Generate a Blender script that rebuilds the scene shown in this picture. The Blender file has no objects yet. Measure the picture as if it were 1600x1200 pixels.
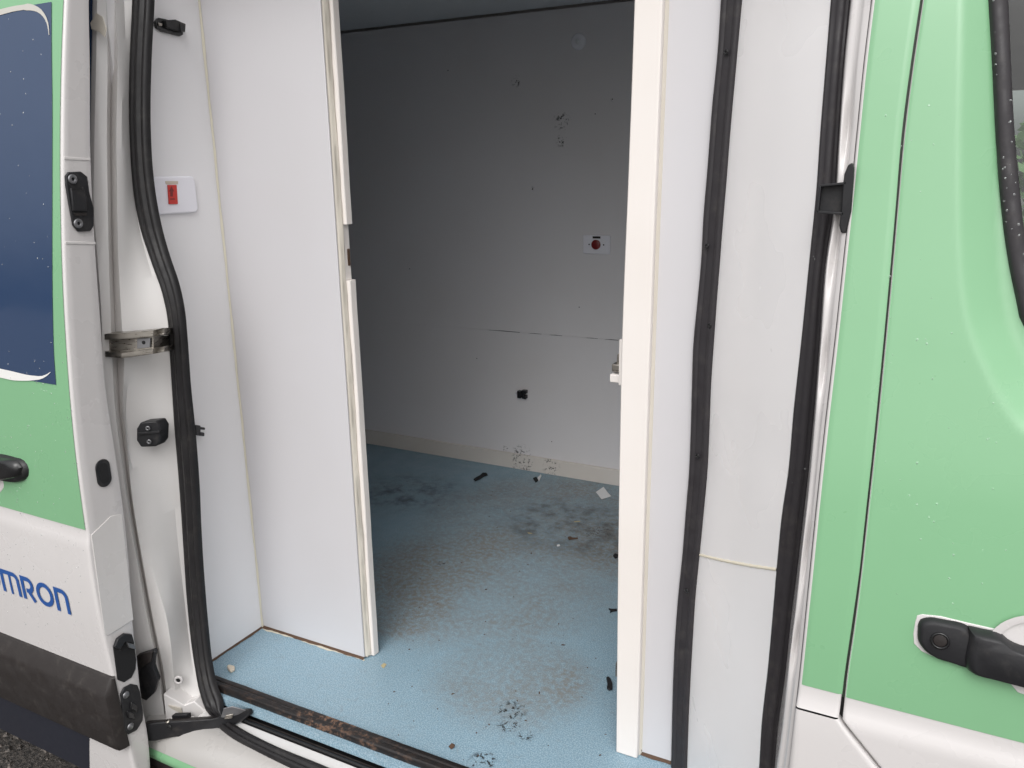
import bpy, math, random
import numpy as np
from mathutils import Vector, Matrix
random.seed(7); rng = np.random.default_rng(7)
scene = bpy.context.scene

# ------------------------------------------------------------------ camera
F, CX, CY = 1273.0, 800.0, 600.0
def _basis():
    dx = -np.array([-1720-CX, 305-CY, F]); dx /= np.linalg.norm(dx)
    dz = np.array([870-CX, 5500-CY, F]); dz /= np.linalg.norm(dz)
    dz = dz-dx*dx.dot(dz); dz /= np.linalg.norm(dz)
    Z = -dz
    return np.array([dx, np.cross(Z, dx), Z])
RB = _basis()
CAM = np.array([0, 0, 1.85]); ZF = 0.60
cam_d = bpy.data.cameras.new('camera'); cam = bpy.data.objects.new('camera', cam_d)
scene.collection.objects.link(cam); scene.camera = cam
r, d, f = RB[:, 0], RB[:, 1], RB[:, 2]
m = Matrix(((r[0], -d[0], -f[0], CAM[0]), (r[1], -d[1], -f[1], CAM[1]), (r[2], -d[2], -f[2], CAM[2]), (0, 0, 0, 1)))
cam.matrix_world = m
cam_d.sensor_width = 36; cam_d.lens = F/1600*36; cam_d.clip_start = 0.02; cam_d.clip_end = 2000

# ------------------------------------------------------------------ light
SUN_EL, SUN_AZ = math.radians(46), math.radians(163)      # behind the photographer's right shoulder, veiled by cloud
w = bpy.data.worlds.new('World'); scene.world = w; w.use_nodes = True
nt = w.node_tree; nt.nodes.clear()
sky = nt.nodes.new('ShaderNodeTexSky'); sky.sky_type = 'NISHITA'; sky.sun_disc = False
sky.sun_elevation = SUN_EL; sky.sun_rotation = SUN_AZ; sky.dust_density = 4; sky.air_density = 1.0; sky.ozone_density = 1
hs = nt.nodes.new('ShaderNodeHueSaturation'); hs.inputs['Saturation'].default_value = 0.10
bg = nt.nodes.new('ShaderNodeBackground'); bg.inputs['Strength'].default_value = 0.15
out = nt.nodes.new('ShaderNodeOutputWorld')
tc = nt.nodes.new('ShaderNodeTexCoord'); sx = nt.nodes.new('ShaderNodeSeparateXYZ'); nt.links.new(tc.outputs['Generated'], sx.inputs[0])
mr = nt.nodes.new('ShaderNodeMapRange'); mr.inputs[1].default_value = 0; mr.inputs[2].default_value = 1; mr.inputs[3].default_value = .66; mr.inputs[4].default_value = 1.85; nt.links.new(sx.outputs[2], mr.inputs[0])
cn = nt.nodes.new('ShaderNodeTexNoise'); cn.inputs['Scale'].default_value = 2.6; cn.inputs['Detail'].default_value = 6; cn.inputs['Distortion'].default_value = .4; nt.links.new(tc.outputs['Generated'], cn.inputs['Vector'])
mc = nt.nodes.new('ShaderNodeMapRange'); mc.inputs[1].default_value = .35; mc.inputs[2].default_value = .65; mc.inputs[3].default_value = .72; mc.inputs[4].default_value = 1.25; nt.links.new(cn.outputs[0], mc.inputs[0])
mm = nt.nodes.new('ShaderNodeMath'); mm.operation = 'MULTIPLY'; nt.links.new(mr.outputs[0], mm.inputs[0]); nt.links.new(mc.outputs[0], mm.inputs[1])   # layered cloud, brighter overhead
vm = nt.nodes.new('ShaderNodeVectorMath'); vm.operation = 'SCALE'; nt.links.new(hs.outputs[0], vm.inputs[0]); nt.links.new(mm.outputs[0], vm.inputs['Scale'])
nt.links.new(sky.outputs[0], hs.inputs['Color']); nt.links.new(vm.outputs[0], bg.inputs[0]); nt.links.new(bg.outputs[0], out.inputs[0])
sd = bpy.data.lights.new('sun', 'SUN'); sd.energy = .62; sd.angle = math.radians(110); sd.color = (1, .965, .94)
so = bpy.data.objects.new('sun', sd); scene.collection.objects.link(so)
sv = Vector((math.sin(SUN_AZ)*math.cos(SUN_EL), math.cos(SUN_AZ)*math.cos(SUN_EL), math.sin(SUN_EL)))
so.rotation_euler = sv.to_track_quat('Z', 'Y').to_euler()
scene.view_settings.view_transform = 'Standard'; scene.view_settings.look = 'None'
scene.cycles.max_bounces = 16; scene.cycles.diffuse_bounces = 12
scene.view_settings.exposure = 0.05; scene.view_settings.gamma = 1

# ------------------------------------------------------------------ measuring helpers: sight lines met with real planes and surfaces
def ray(px, py): return RB @ np.array([px-CX, py-CY, F])
def PX(px, py, X): d = ray(px, py); return CAM+d*(X-CAM[0])/d[0]
def PY(px, py, Y): d = ray(px, py); return CAM+d*(Y-CAM[1])/d[1]
def PZ(px, py, Z): d = ray(px, py); return CAM+d*(Z-CAM[2])/d[2]
def prof(pts):
    a = np.array(sorted(pts)); xs, ys = a[:, 0], a[:, 1]
    h = np.diff(xs); de = np.diff(ys)/h
    t = np.zeros(len(xs)); t[0], t[-1] = de[0], de[-1]
    for i in range(1, len(xs)-1):
        t[i] = (de[i-1]*h[i]+de[i]*h[i-1])/(h[i]+h[i-1])
    def fn(z):
        if z <= xs[0]: return ys[0]+t[0]*(z-xs[0])
        if z >= xs[-1]: return ys[-1]+t[-1]*(z-xs[-1])
        i = int(np.searchsorted(xs, z))-1; i = max(0, min(i, len(h)-1))
        u = (z-xs[i])/h[i]
        return ((2*u**3-3*u*u+1)*ys[i]+(u**3-2*u*u+u)*h[i]*t[i]+(-2*u**3+3*u*u)*ys[i+1]+(u**3-u*u)*h[i]*t[i+1])
    return fn
def PS(px, py, S, off=0.0):
    y = 1.2
    for _ in range(25):
        p = PY(px, py, y); y = S(p[2])+off
    return PY(px, py, y)
def col(pix, fn3, top=2.42, bot=None):
    """pixel trace of a near-vertical edge -> (X(z), Y(z)) as functions of height"""
    P = [fn3(*p) for p in pix]
    P.sort(key=lambda p: p[2])
    fx = prof([(p[2], p[0]) for p in P]); fy = prof([(p[2], p[1]) for p in P])
    zmax, zmin = P[-1][2], P[0][2]
    def g(z):
        zc = min(max(z, zmin), zmax)
        e = z-zc
        sx = (P[-1][0]-P[-2][0])/(P[-1][2]-P[-2][2]) if e > 0 else (P[1][0]-P[0][0])/(P[1][2]-P[0][2])
        sx = max(-.12, min(.12, sx))
        return np.array([fx(zc)+sx*e*.5, fy(zc), z])
    return g

S = prof([(.3, 1.135), (.6, 1.11), (.85, 1.098), (1.0, 1.092), (1.15, 1.095), (1.39, 1.123), (1.62, 1.168), (1.82, 1.208), (2.06, 1.252), (2.4, 1.325)])   # body side of the van
D = prof([(.3, 1.045), (.534, 1.020), (.754, 1.007), (.862, 1.002), (.988, .998), (1.125, 1.0), (1.309, 1.005), (1.496, 1.018), (1.701, 1.040), (1.861, 1.063), (2.066, 1.099), (2.184, 1.123), (2.45, 1.18)])  # open sliding door
YS = prof([(.4, 1.20), (.5, 1.205), (.6, 1.218), (.7, 1.238), (.85, 1.255), (1.0, 1.262), (1.5, 1.264), (1.7, 1.268), (1.95, 1.285), (2.2, 1.318), (2.5, 1.36)])   # plane of the door seal flange

# ------------------------------------------------------------------ materials
def mat(name, base, rough=.5, metal=0, coat=0, spec=.5):
    m = bpy.data.materials.new(name); m.use_nodes = True
    b = m.node_tree.nodes['Principled BSDF']
    b.inputs['Base Color'].default_value = (*base, 1); b.inputs['Roughness'].default_value = rough
    b.inputs['Metallic'].default_value = metal; b.inputs['Coat Weight'].default_value = coat
    b.inputs['Coat Roughness'].default_value = .08; b.inputs['Specular IOR Level'].default_value = spec
    return m
class N:
    def __init__(s, m): s.m = m; s.t = m.node_tree; s.b = s.t.nodes['Principled BSDF']
    def new(s, k, **kw):
        n = s.t.nodes.new(k)
        for a, v in kw.items():
            if a in n.inputs: n.inputs[a].default_value = v
            else: setattr(n, a, v)
        return n
    def link(s, a, b): s.t.links.new(a, b)
    def coord(s):
        g = s.new('ShaderNodeNewGeometry'); return g.outputs['Position']
    def noise(s, scale, detail=4, rough=.55, stretch=None, dist=0):
        n = s.new('ShaderNodeTexNoise'); n.inputs['Scale'].default_value = scale; n.inputs['Detail'].default_value = detail
        n.inputs['Roughness'].default_value = rough; n.inputs['Distortion'].default_value = dist
        c = s.coord()
        if stretch:
            mp = s.new('ShaderNodeMapping'); mp.inputs['Scale'].default_value = stretch; s.link(c, mp.inputs[0]); c = mp.outputs[0]
        s.link(c, n.inputs['Vector']); return n.outputs['Fac']
    def ramp(s, fac, p0, v0, p1, v1):
        r = s.new('ShaderNodeMapRange'); r.interpolation_type = 'SMOOTHSTEP'; r.inputs[1].default_value = p0; r.inputs[2].default_value = p1
        r.inputs[3].default_value = v0; r.inputs[4].default_value = v1; s.link(fac, r.inputs[0]); return r.outputs[0]
    def math(s, op, a, b):
        n = s.new('ShaderNodeMath'); n.operation = op
        for i, v in enumerate((a, b)):
            if isinstance(v, (int, float)): n.inputs[i].default_value = v
            else: s.link(v, n.inputs[i])
        return n.outputs[0]
    def mix(s, fac, a, b):
        n = s.new('ShaderNodeMix'); n.data_type = 'RGBA'
        s.link(fac, n.inputs[0]) if not isinstance(fac, float) else setattr(n.inputs[0], 'default_value', fac)
        for i, v in ((6, a), (7, b)):
            if isinstance(v, tuple): n.inputs[i].default_value = (*v, 1)
            else: s.link(v, n.inputs[i])
        return n.outputs[2]
    def near(s, pts, r0, r1):
        """1 near any of the points, 0 beyond r1: stains with a place of their own"""
        acc = None; c = s.coord()
        for p in pts:
            rr = p[3] if len(p) > 3 else 1.0
            v = s.new('ShaderNodeVectorMath'); v.operation = 'DISTANCE'; s.link(c, v.inputs[0]); v.inputs[1].default_value = p[:3]
            o = s.ramp(v.outputs['Value'], r0*rr, 1, r1*rr, 0)
            acc = o if acc is None else s.math('MAXIMUM', acc, o)
        return acc
    def bump(s, fac, strength, dist=.001):
        b = s.new('ShaderNodeBump'); b.inputs['Strength'].default_value = strength; b.inputs['Distance'].default_value = dist
        s.link(fac, b.inputs['Height']); s.link(b.outputs[0], s.b.inputs['Normal'])
    def color(s, o): s.link(o, s.b.inputs['Base Color'])
    def rough(s, o): s.link(o, s.b.inputs['Roughness'])

def paint(name, c, dirt, dc=(.35, .31, .26), rough=.28, coat=.5, bump=.12):
    m = mat(name, c, rough, 0, coat); n = N(m)
    d1 = n.ramp(n.noise(3.5, 6, .65, (1, 1, .45)), .45, 0, .95, dirt*.7)
    d2 = n.ramp(n.noise(75, 5, .6), .66, 0, .9, dirt)
    n.color(n.mix(n.math('ADD', d1, d2), c, tuple(a*b for a, b in zip(c, (.72, .68, .6))) if dc is None else tuple(.5*a+.5*b for a, b in zip(c, dc))))
    n.rough(n.ramp(n.noise(8, 4), .3, rough*.8, .7, rough*1.3))
    n.bump(n.noise(9, 2, .4), bump, .004)
    return m
M = {}
M['white'] = paint('white_paint', (.63, .605, .597), .35)
M['white_edge'] = paint('white_paint_dusty', (.68, .655, .64), .6)
M['jamb'] = paint('grey_white_jamb_paint', (.70, .68, .665), .7, rough=.35, coat=.25)
M['green'] = paint('green_vinyl', (.205, .425, .232), .18, None, .3, .35, .18)
M['navy'] = paint('navy_window_film', (.026, .052, .115), .2, (.1, .12, .15), .13, .6, .35)
M['shadow_film'] = paint('shaded_navy_film', (.014, .016, .026), .3, (.05, .045, .04), .4, .1)  # navy film darkened so its colour carries the shade under the rub strip
M['swoosh'] = mat('white_vinyl', (.75, .74, .72), .4)
M['letter'] = mat('blue_vinyl', (.02, .085, .30), .35)
def laminate(name, c, rough=.38, dirt=.18, spots=None, marks=None):
    m = mat(name, c, rough); n = N(m)
    big = n.ramp(n.noise(2.2, 3, .5), .3, 0, .9, dirt)
    fine = n.ramp(n.noise(140, 3, .6), .73, 0, .78, .35)
    colr = n.mix(n.math('MAXIMUM', big, fine), c, tuple(x*y for x, y in zip(c, (.82, .78, .72))))
    if spots:
        k = n.math('MULTIPLY', n.near(spots, .3, 1.0), n.ramp(n.noise(85, 5, .7), .53, 0, .6, 1))
        colr = n.mix(k, colr, (.03, .028, .025))
    n.color(colr); n.rough(n.ramp(n.noise(5, 3), .3, rough*.8, .7, rough*1.25)); n.bump(n.noise(3, 2, .4), .1, .01)
    return m
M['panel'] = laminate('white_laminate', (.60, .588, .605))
M['panel_side'] = laminate('white_laminate_lit', (.79, .78, .79))  # bay laminate again, colour lightened so the side wall looks better lit
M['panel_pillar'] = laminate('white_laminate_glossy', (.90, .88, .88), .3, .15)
M['trim'] = laminate('cream_white_trim', (.80, .755, .72), .42, .3)
M['edge'] = paint('cream_foam_edge', (.64, .595, .52), .7, (.35, .28, .2), .7, 0, .6)
M['filler'] = paint('cream_filler', (.80, .74, .60), .4, None, .7, 0, .5)
M['caulk'] = paint('yellowed_caulk', (.64, .60, .49), .5, (.3, .24, .15), .6, 0, .5)
wallspots = [(*PY(877, 190, 2.976), .045), (*PY(877, 220, 2.976), .03), (*PY(806, 127, 2.976), .028), (*PY(832, 295, 2.976), .012), (*PY(815, 712, 2.976), .06), (*PY(790, 705, 2.976), .03), (*PY(958, 155, 2.976), .015)]
M['farwall'] = laminate('grey_white_wall', (.71, .69, .70), .5, .3, wallspots)
M['skirt'] = laminate('dusty_skirting', (.66, .62, .58), .5, .7, [(*PY(815, 722, 2.965), .07), (*PY(860, 730, 2.965), .05)])
M['ceil'] = laminate('grey_ceiling', (.72, .74, .76), .5, .2)

def rubber(name, c, rough=.5, dust=.3, ribs=0):
    m = mat(name, c, rough, spec=.4); n = N(m)
    k = n.ramp(n.noise(25, 6, .7), .5, 0, .8, dust)
    n.color(n.mix(k, c, (.10, .09, .08))); n.rough(n.ramp(n.noise(30, 3), .3, rough*.8, .7, min(1, rough*1.4)))
    n.bump(n.noise(220, 3), .25, .0006); return m
M['rubber'] = rubber('black_rubber', (.014, .013, .014), .42)
M['rubber_trim'] = rubber('charcoal_trim', (.030, .027, .030), .5, .35)
M['plastic'] = rubber('black_plastic', (.016, .016, .018), .45, .4)
M['rub'] = rubber('dark_grey_plastic', (.024, .020, .019), .55, .5)
M['dark'] = mat('dark_void', (.01, .01, .011), .9)
M['wiring'] = mat('black_gloss', (.012, .012, .013), .25)
m = mat('brushed_metal', (.52, .49, .45), .32, 1); n = N(m); n.rough(n.ramp(n.noise(40, 4, .6, (1, 1, 8)), .3, .22, .7, .5)); m.node_tree.nodes['Principled BSDF'].inputs['Base Color'].default_value = (.36, .335, .30, 1); M['metal'] = m
M['screw'] = mat('grey_screw', (.25, .25, .26), .4, .8)
m = mat('rusty_black_rail', (.02, .018, .018), .45, .3); n = N(m)
ru = n.math('MULTIPLY', n.ramp(n.noise(55, 6, .75), .48, 0, .62, 1), n.ramp(n.noise(3.2, 3, .5), .46, .06, .62, 1))
n.color(n.mix(ru, (.02, .018, .018), (.20, .115, .075))); n.rough(n.ramp(ru, 0, .38, 1, .85)); n.bump(n.noise(90, 4), .3, .001); M['rail'] = m
M['red'] = mat('red_plastic', (.55, .03, .02), .3)
M['reddark'] = mat('dark_red_plastic', (.18, .012, .012), .35)
M['switch'] = mat('white_switch_plastic', (.80, .79, .84), .3)
M['beige'] = mat('beige_sticker', (.55, .48, .40), .5)
M['paper'] = mat('white_paper', (.75, .75, .75), .7)
M['stone'] = mat('cream_crumb', (.62, .55, .45), .9)
M['leaf'] = mat('brown_leaf', (.09, .05, .03), .8)
M['straw'] = mat('straw', (.45, .38, .22), .8)
# floor vinyl
m = mat('blue_speckled_vinyl', (.26, .45, .58), .42); n = N(m)
fl = [(*PZ(800, 1110, ZF), .045), (*PZ(795, 1132, ZF), .035), (*PZ(822, 1150, ZF), .025), (*PZ(755, 1190, ZF), .04), (*PZ(935, 832, ZF), .07), (*PZ(690, 880, ZF), .02)]
base = n.mix(n.ramp(n.noise(330, 2, .5), .38, 0, .66, 1), (.175, .30, .385), (.36, .49, .57))
base = n.mix(n.ramp(n.noise(150, 3, .6, (1, 2.2, 1)), .58, 0, .75, .55), base, (.15, .27, .37))
bd = n.math('MULTIPLY', n.ramp(n.noise(2.2, 4, .6), .28, .45, .60, 1), n.ramp(n.noise(60, 6, .75), .34, .25, .62, 1))
gd = n.near([(*PZ(870, 820, ZF), 1.1), (*PZ(760, 900, ZF), .9), (*PZ(800, 1060, ZF), .45), (*PZ(640, 960, ZF), .3)], .25, .62)
base = n.mix(n.math('MULTIPLY', n.math('MAXIMUM', bd, .0), n.ramp(gd, 0, .14, 1, .90)), base, (.20, .17, .135))
base = n.mix(n.ramp(n.noise(26, 8, .85, None, .6), .56, 0, .72, .55), base, (.17, .155, .14))
bk = n.math('MULTIPLY', n.near(fl, .5, 1.0), n.ramp(n.noise(75, 5, .7, None, .8), .51, 0, .58, 1))
base = n.mix(bk, base, (.018, .016, .014))
base = n.mix(n.math('MULTIPLY', n.near([(*PZ(935, 832, ZF), .3), (*PZ(880, 815, ZF), .35), (*PZ(640, 770, ZF), .3)], .2, 1.0), n.ramp(n.noise(14, 5, .7), .4, .1, .7, .8)), base, (.045, .04, .037))
n.color(base); n.rough(n.ramp(n.noise(12, 5, .7), .3, .32, .7, .62)); n.bump(n.noise(300, 2), .3, .0008); M['floor'] = m
# asphalt
m = mat('wet_asphalt', (.05, .047, .045), .5); n = N(m)
n.color(n.mix(n.ramp(n.noise(70, 5, .7), .35, 0, .7, 1), (.02, .019, .018), (.15, .13, .115))); n.rough(n.ramp(n.noise(20, 4), .3, .25, .7, .8)); n.bump(n.noise(90, 5, .7), 1, .01); M['asphalt'] = m
m = bpy.data.materials.new('window_glass'); m.use_nodes = True; t = m.node_tree; t.nodes.clear()
o = t.nodes.new('ShaderNodeOutputMaterial'); mx = t.nodes.new('ShaderNodeMixShader'); g = t.nodes.new('ShaderNodeBsdfGlossy'); tr = t.nodes.new('ShaderNodeBsdfTransparent'); fr = t.nodes.new('ShaderNodeFresnel')
fr.inputs[0].default_value = 1.5; g.inputs['Roughness'].default_value = .02; tr.inputs[0].default_value = (.75, .85, .80, 1)
t.links.new(fr.outputs[0], mx.inputs[0]); t.links.new(tr.outputs[0], mx.inputs[1]); t.links.new(g.outputs[0], mx.inputs[2]); t.links.new(mx.outputs[0], o.inputs[0]); M['glass'] = m
m = mat('water', (.9, .95, .93), .03); m.node_tree.nodes['Principled BSDF'].inputs['Transmission Weight'].default_value = .85; m.node_tree.nodes['Principled BSDF'].inputs['IOR'].default_value = 1.33; M['water'] = m
M['hedge'] = paint('hedge_leaves', (.09, .16, .06), .5, (.2, .25, .1), .6, 0, .5)

# ------------------------------------------------------------------ object helpers
WORLD = {}
def empty(name, loc):
    o = bpy.data.objects.new(name, None); scene.collection.objects.link(o); o.location = loc; WORLD[o.name] = Vector(loc)
    o.empty_display_size = .2; return o
def mk(name, verts, faces, material, parent=None, smooth=False, bevel=0, seg=2, solid=0, label=None):
    V = np.array([list(v) for v in verts], float); c = (V.min(0)+V.max(0))/2
    me = bpy.data.meshes.new(name); me.from_pydata((V-c).tolist(), [], faces); me.validate(); me.update()
    if isinstance(material, str): material = M[material]
    me.materials.append(material)
    if smooth: me.polygons.foreach_set('use_smooth', [True]*len(me.polygons))
    o = bpy.data.objects.new(name, me); scene.collection.objects.link(o)
    c = Vector(c); WORLD[o.name] = c
    if parent is not None: o.parent = parent; o.location = c-WORLD[parent.name]
    else: o.location = c
    if solid:
        s = o.modifiers.new('solid', 'SOLIDIFY'); s.thickness = solid; s.offset = -1
    if bevel:
        b = o.modifiers.new('bevel', 'BEVEL'); b.width = bevel; b.segments = seg; b.limit_method = 'ANGLE'; b.angle_limit = math.radians(35)
        for p in me.polygons: p.use_smooth = True
        me.set_sharp_from_angle(angle=math.radians(40))
    if label: o['label'] = label
    return o
def tag(o, label=None, cat=None, group=None, kind=None):
    if label: o['label'] = label
    if cat: o['category'] = cat
    if group: o['group'] = group
    if kind: o['kind'] = kind
    return o
BOXF = [(0, 3, 2, 1), (4, 5, 6, 7), (0, 1, 5, 4), (1, 2, 6, 5), (2, 3, 7, 6), (3, 0, 4, 7)]
def box(name, x0, x1, y0, y1, z0, z1, material, parent=None, bevel=0, **k):
    v = [(x0, y0, z0), (x1, y0, z0), (x1, y1, z0), (x0, y1, z0), (x0, y0, z1), (x1, y0, z1), (x1, y1, z1), (x0, y1, z1)]
    return mk(name, v, BOXF, material, parent, bevel=bevel, **k)
def grid(rows, flip=False, closed=False):
    n, m = len(rows), len(rows[0]); v = [p for r in rows for p in r]; f = []
    for i in range(n-1):
        for j in range(m-1 if not closed else m):
            a, b, c, e = i*m+j, i*m+(j+1) % m, (i+1)*m+(j+1) % m, (i+1)*m+j
            f.append((a, e, c, b) if flip else (a, b, c, e))
    return v, f
def loft(name, cols, z0, z1, nz, material, parent=None, smooth=True, **k):
    """vertical sheet through several edge traces; cols are z -> point, left to right"""
    zs = np.linspace(z0, z1, nz)
    rows = [[c(z) for c in cols] for z in zs]
    v, f = grid(rows); return mk(name, v, f, material, parent, smooth=smooth, **k)
def prism(name, pts, depth, material, parent=None, bevel=0, **k):
    """closed outline given a thickness vector"""
    n = len(pts); dv = np.array(depth); a = [np.array(p) for p in pts]
    v = a+[p+dv for p in a]
    nrm = sum((np.cross(a[i]-a[0], a[(i+1) % n]-a[0]) for i in range(n)), np.zeros(3))
    fl = nrm.dot(dv) > 0
    f = [tuple(range(n)) if not fl else tuple(reversed(range(n))), tuple(range(n, 2*n)) if fl else tuple(reversed(range(n, 2*n)))]
    for i in range(n):
        j = (i+1) % n; f.append((j, i, i+n, j+n) if not fl else (i, j, j+n, i+n))
    return mk(name, v, f, material, parent, bevel=bevel, **k)
def rrect(c, u, v, w, h, r, seg=5):
    c, u, v = map(np.array, (c, u, v)); out = []
    for sx, sy, a0 in ((1, 1, 0), (-1, 1, 90), (-1, -1, 180), (1, -1, 270)):
        for i in range(seg+1):
            a = math.radians(a0+90*i/seg); out.append(c+u*(sx*(w/2-r)+r*math.cos(a))+v*(sy*(h/2-r)+r*math.sin(a)))
    return out
def disc(name, c, nrm, r, depth, material, parent=None, seg=20, bevel=0, dome=False, ring=None):
    c, n_ = np.array(c), np.array(nrm, float)/np.linalg.norm(nrm)
    u = np.cross(n_, (0, 0, 1)); u /= np.linalg.norm(u); v = np.cross(n_, u)
    if ring:
        prof_ = [(r, 0), (r, depth*.7), (r*.9, depth), (ring*1.1, depth), (ring, depth*.7), (ring, 0)]
    elif dome:
        prof_ = [(r, 0)]+[(r*math.cos(a), depth*math.sin(a)) for a in np.linspace(.15, 1.5, 5)]
    else:
        prof_ = [(r, 0), (r, depth*.75), (r*.88, depth), (r*.02, depth)]
    rows = [[c+u*rr*math.cos(t)+v*rr*math.sin(t)+n_*h for t in np.linspace(0, 2*math.pi, seg, endpoint=False)] for rr, h in prof_]
    vv, ff = grid(rows, closed=True)
    if not ring:
        vv.append(rows[-1][0]*0+c+n_*prof_[-1][1]); k = len(vv)-1; b = (len(rows)-1)*seg
        ff += [(b+i, b+(i+1) % seg, k) for i in range(seg)]
    return mk(name, vv, ff, material, parent, smooth=True)
def ribbon(name, L, R, heights, material, parent=None, toward=None, back=0.006, smooth=True, **k):
    """rubber section swept between a left and a right edge; heights = [(u, lift)] over the width"""
    L, R = np.array(L), np.array(R); n = len(L); rows = []
    for i in range(n):
        t = L[min(i+1, n-1)]-L[max(i-1, 0)]+R[min(i+1, n-1)]-R[max(i-1, 0)]
        a = R[i]-L[i]; nn = np.cross(t, a); nn /= np.linalg.norm(nn)
        if nn.dot(np.array(toward if toward is not None else CAM)-L[i]) < 0: nn = -nn
        rows.append([L[i]-nn*back]+[L[i]+a*u+nn*h for u, h in heights]+[R[i]-nn*back])
    v, f = grid(rows); return mk(name, v, f, material, parent, smooth=smooth, **k)
def resample(P, n):
    P = np.array(P, float); s = np.r_[0, np.cumsum(np.linalg.norm(np.diff(P, axis=0), axis=1))]
    fs = [prof(list(zip(s, P[:, i]))) for i in range(3)]
    return [np.array([fq(t) for fq in fs]) for t in np.linspace(0, s[-1], n)]

# ================================================================== SETTING
nx = 40
gv = [(-60, -60, 0), (60, -60, 0), (60, 60, 0), (-60, 60, 0)]
g = mk('ground', gv, [(0, 1, 2, 3)], 'asphalt'); tag(g, kind='structure')
# loose stones in the asphalt close to the van
sv_, sf_ = [], []
for i in range(2200):
    x, y = rng.uniform(-4.0, -1.4), rng.uniform(.9, 2.1); s = rng.uniform(.004, .013); k = len(sv_)
    a = rng.uniform(0, 6.28); c_, s_ = math.cos(a), math.sin(a)
    for q in ((-1, -1, -.4), (1, -.8, -.4), (.9, 1, -.4), (-.8, .9, -.4), (-.5, -.5, .6), (.6, -.4, .7), (.4, .6, .5), (-.5, .4, .8)):
        q = [q[0]*(1+rng.uniform(-.3, .3)), q[1]*(1+rng.uniform(-.3, .3)), q[2]]
        sv_.append((x+(q[0]*c_-q[1]*s_)*s, y+(q[0]*s_+q[1]*c_)*s, .002+q[2]*s))
    sf_ += [tuple(k+j for j in ff) for ff in BOXF]
m = mat('grey_gravel', (.10, .09, .08), .7); n = N(m); n.color(n.mix(n.ramp(n.noise(40, 2), .35, 0, .65, 1), (.03, .028, .026), (.20, .17, .15)))
o = mk('gravel', sv_, sf_, m); tag(o, 'small grey and brown stones lying loose on the dark wet asphalt', 'gravel', kind='stuff')

# ================================================================== VAN
van = empty('van', (-.8, 2.0, 0)); tag(van, 'white and green panel van seen close through its open side door, empty blue-floored cabin', 'van')
Z1 = 2.46   # height of the side walls above the ground

# --- cabin shell
box('floor_covering', -4.2, .02, 1.262, 2.99, ZF-.02, ZF, 'floor', van)
box('floor_edge', -1.522, .1, 1.222, 1.2618, ZF-.02, ZF-.0001, 'floor', van)
box('floor_underside', -4.2, .02, 1.26, 2.99, ZF-.10, ZF-.023, 'dark', van)
# seam height on the far wall
sA, sB = PY(757, 515, 2.98), PY(970, 532, 2.98)
def zseam(x): return sA[2]+(sB[2]-sA[2])*(x-sA[0])/(sB[0]-sA[0])
def wallquad(name, zb, zt, x0=-4.2, x1=.02):
    v = [(x0, 2.98, zb(x0)), (x1, 2.98, zb(x1)), (x1, 3.0, zb(x1)), (x0, 3.0, zb(x0)), (x0, 2.98, zt(x0)), (x1, 2.98, zt(x1)), (x1, 3.0, zt(x1)), (x0, 3.0, zt(x0))]
    return mk(name, v, BOXF, 'farwall', van)
wallquad('wall_panel', lambda x: ZF+.002, lambda x: zseam(x)-.0003)
wallquad('wall_panel', lambda x: zseam(x)+.0003, lambda x: 2.431)
# dark torn patches in the joint
for xa, xb, hgt in ((760, 812, .0035), (825, 846, .002), (857, 878, .0025), (914, 934, .002), (944, 966, .003)):
    a, b = PY(xa, 515+.08*(xa-757), 2.979), PY(xb, 515+.08*(xb-757), 2.979)
    prism('joint_crack', [(a[0], 2.979, a[2]-.001), (b[0], 2.979, b[2]-hgt*.25), (b[0], 2.979, b[2]+hgt*.2), ((a[0]+b[0])/2, 2.979, (a[2]+b[2])/2+hgt*.5)], (0, .004, 0), 'dark', van)
def skz(x): return .664
v = [(-4.2, 2.966, ZF), (.02, 2.966, ZF), (.02, 2.979, ZF), (-4.2, 2.979, ZF), (-4.2, 2.970, .666), (.02, 2.970, .666), (.02, 2.979, .668), (-4.2, 2.979, .668)]
mk('skirting_board', v, BOXF, 'skirt', van, bevel=.002)
box('ceiling_panel', -4.2, .02, 1.33, 2.972, 2.440, 2.452, 'ceil', van)
box('ceiling_cavity', -4.2, .02, 2.9, 2.998, 2.454, 2.47, 'dark', van)
box('rear_wall', -4.22, -4.2, 1.3, 3.0, ZF, 2.47, 'farwall', van)
box('bulkhead', .02, .04, 1.30, 3.0, ZF-.3, 2.47, 'farwall', van)
box('roof', -4.3, 2.6, 1.34, 3.03, 2.50, 2.53, 'white', van, bevel=.01)
box('outer_wall', -4.3, .045, 3.004, 3.03, .35, 2.5, 'white', van)

# --- the small bay behind the door opening
box('bay_side_panel', -1.620, -1.606, 1.255, 1.5120, ZF+.001, 2.439, 'panel_side', van)
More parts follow.
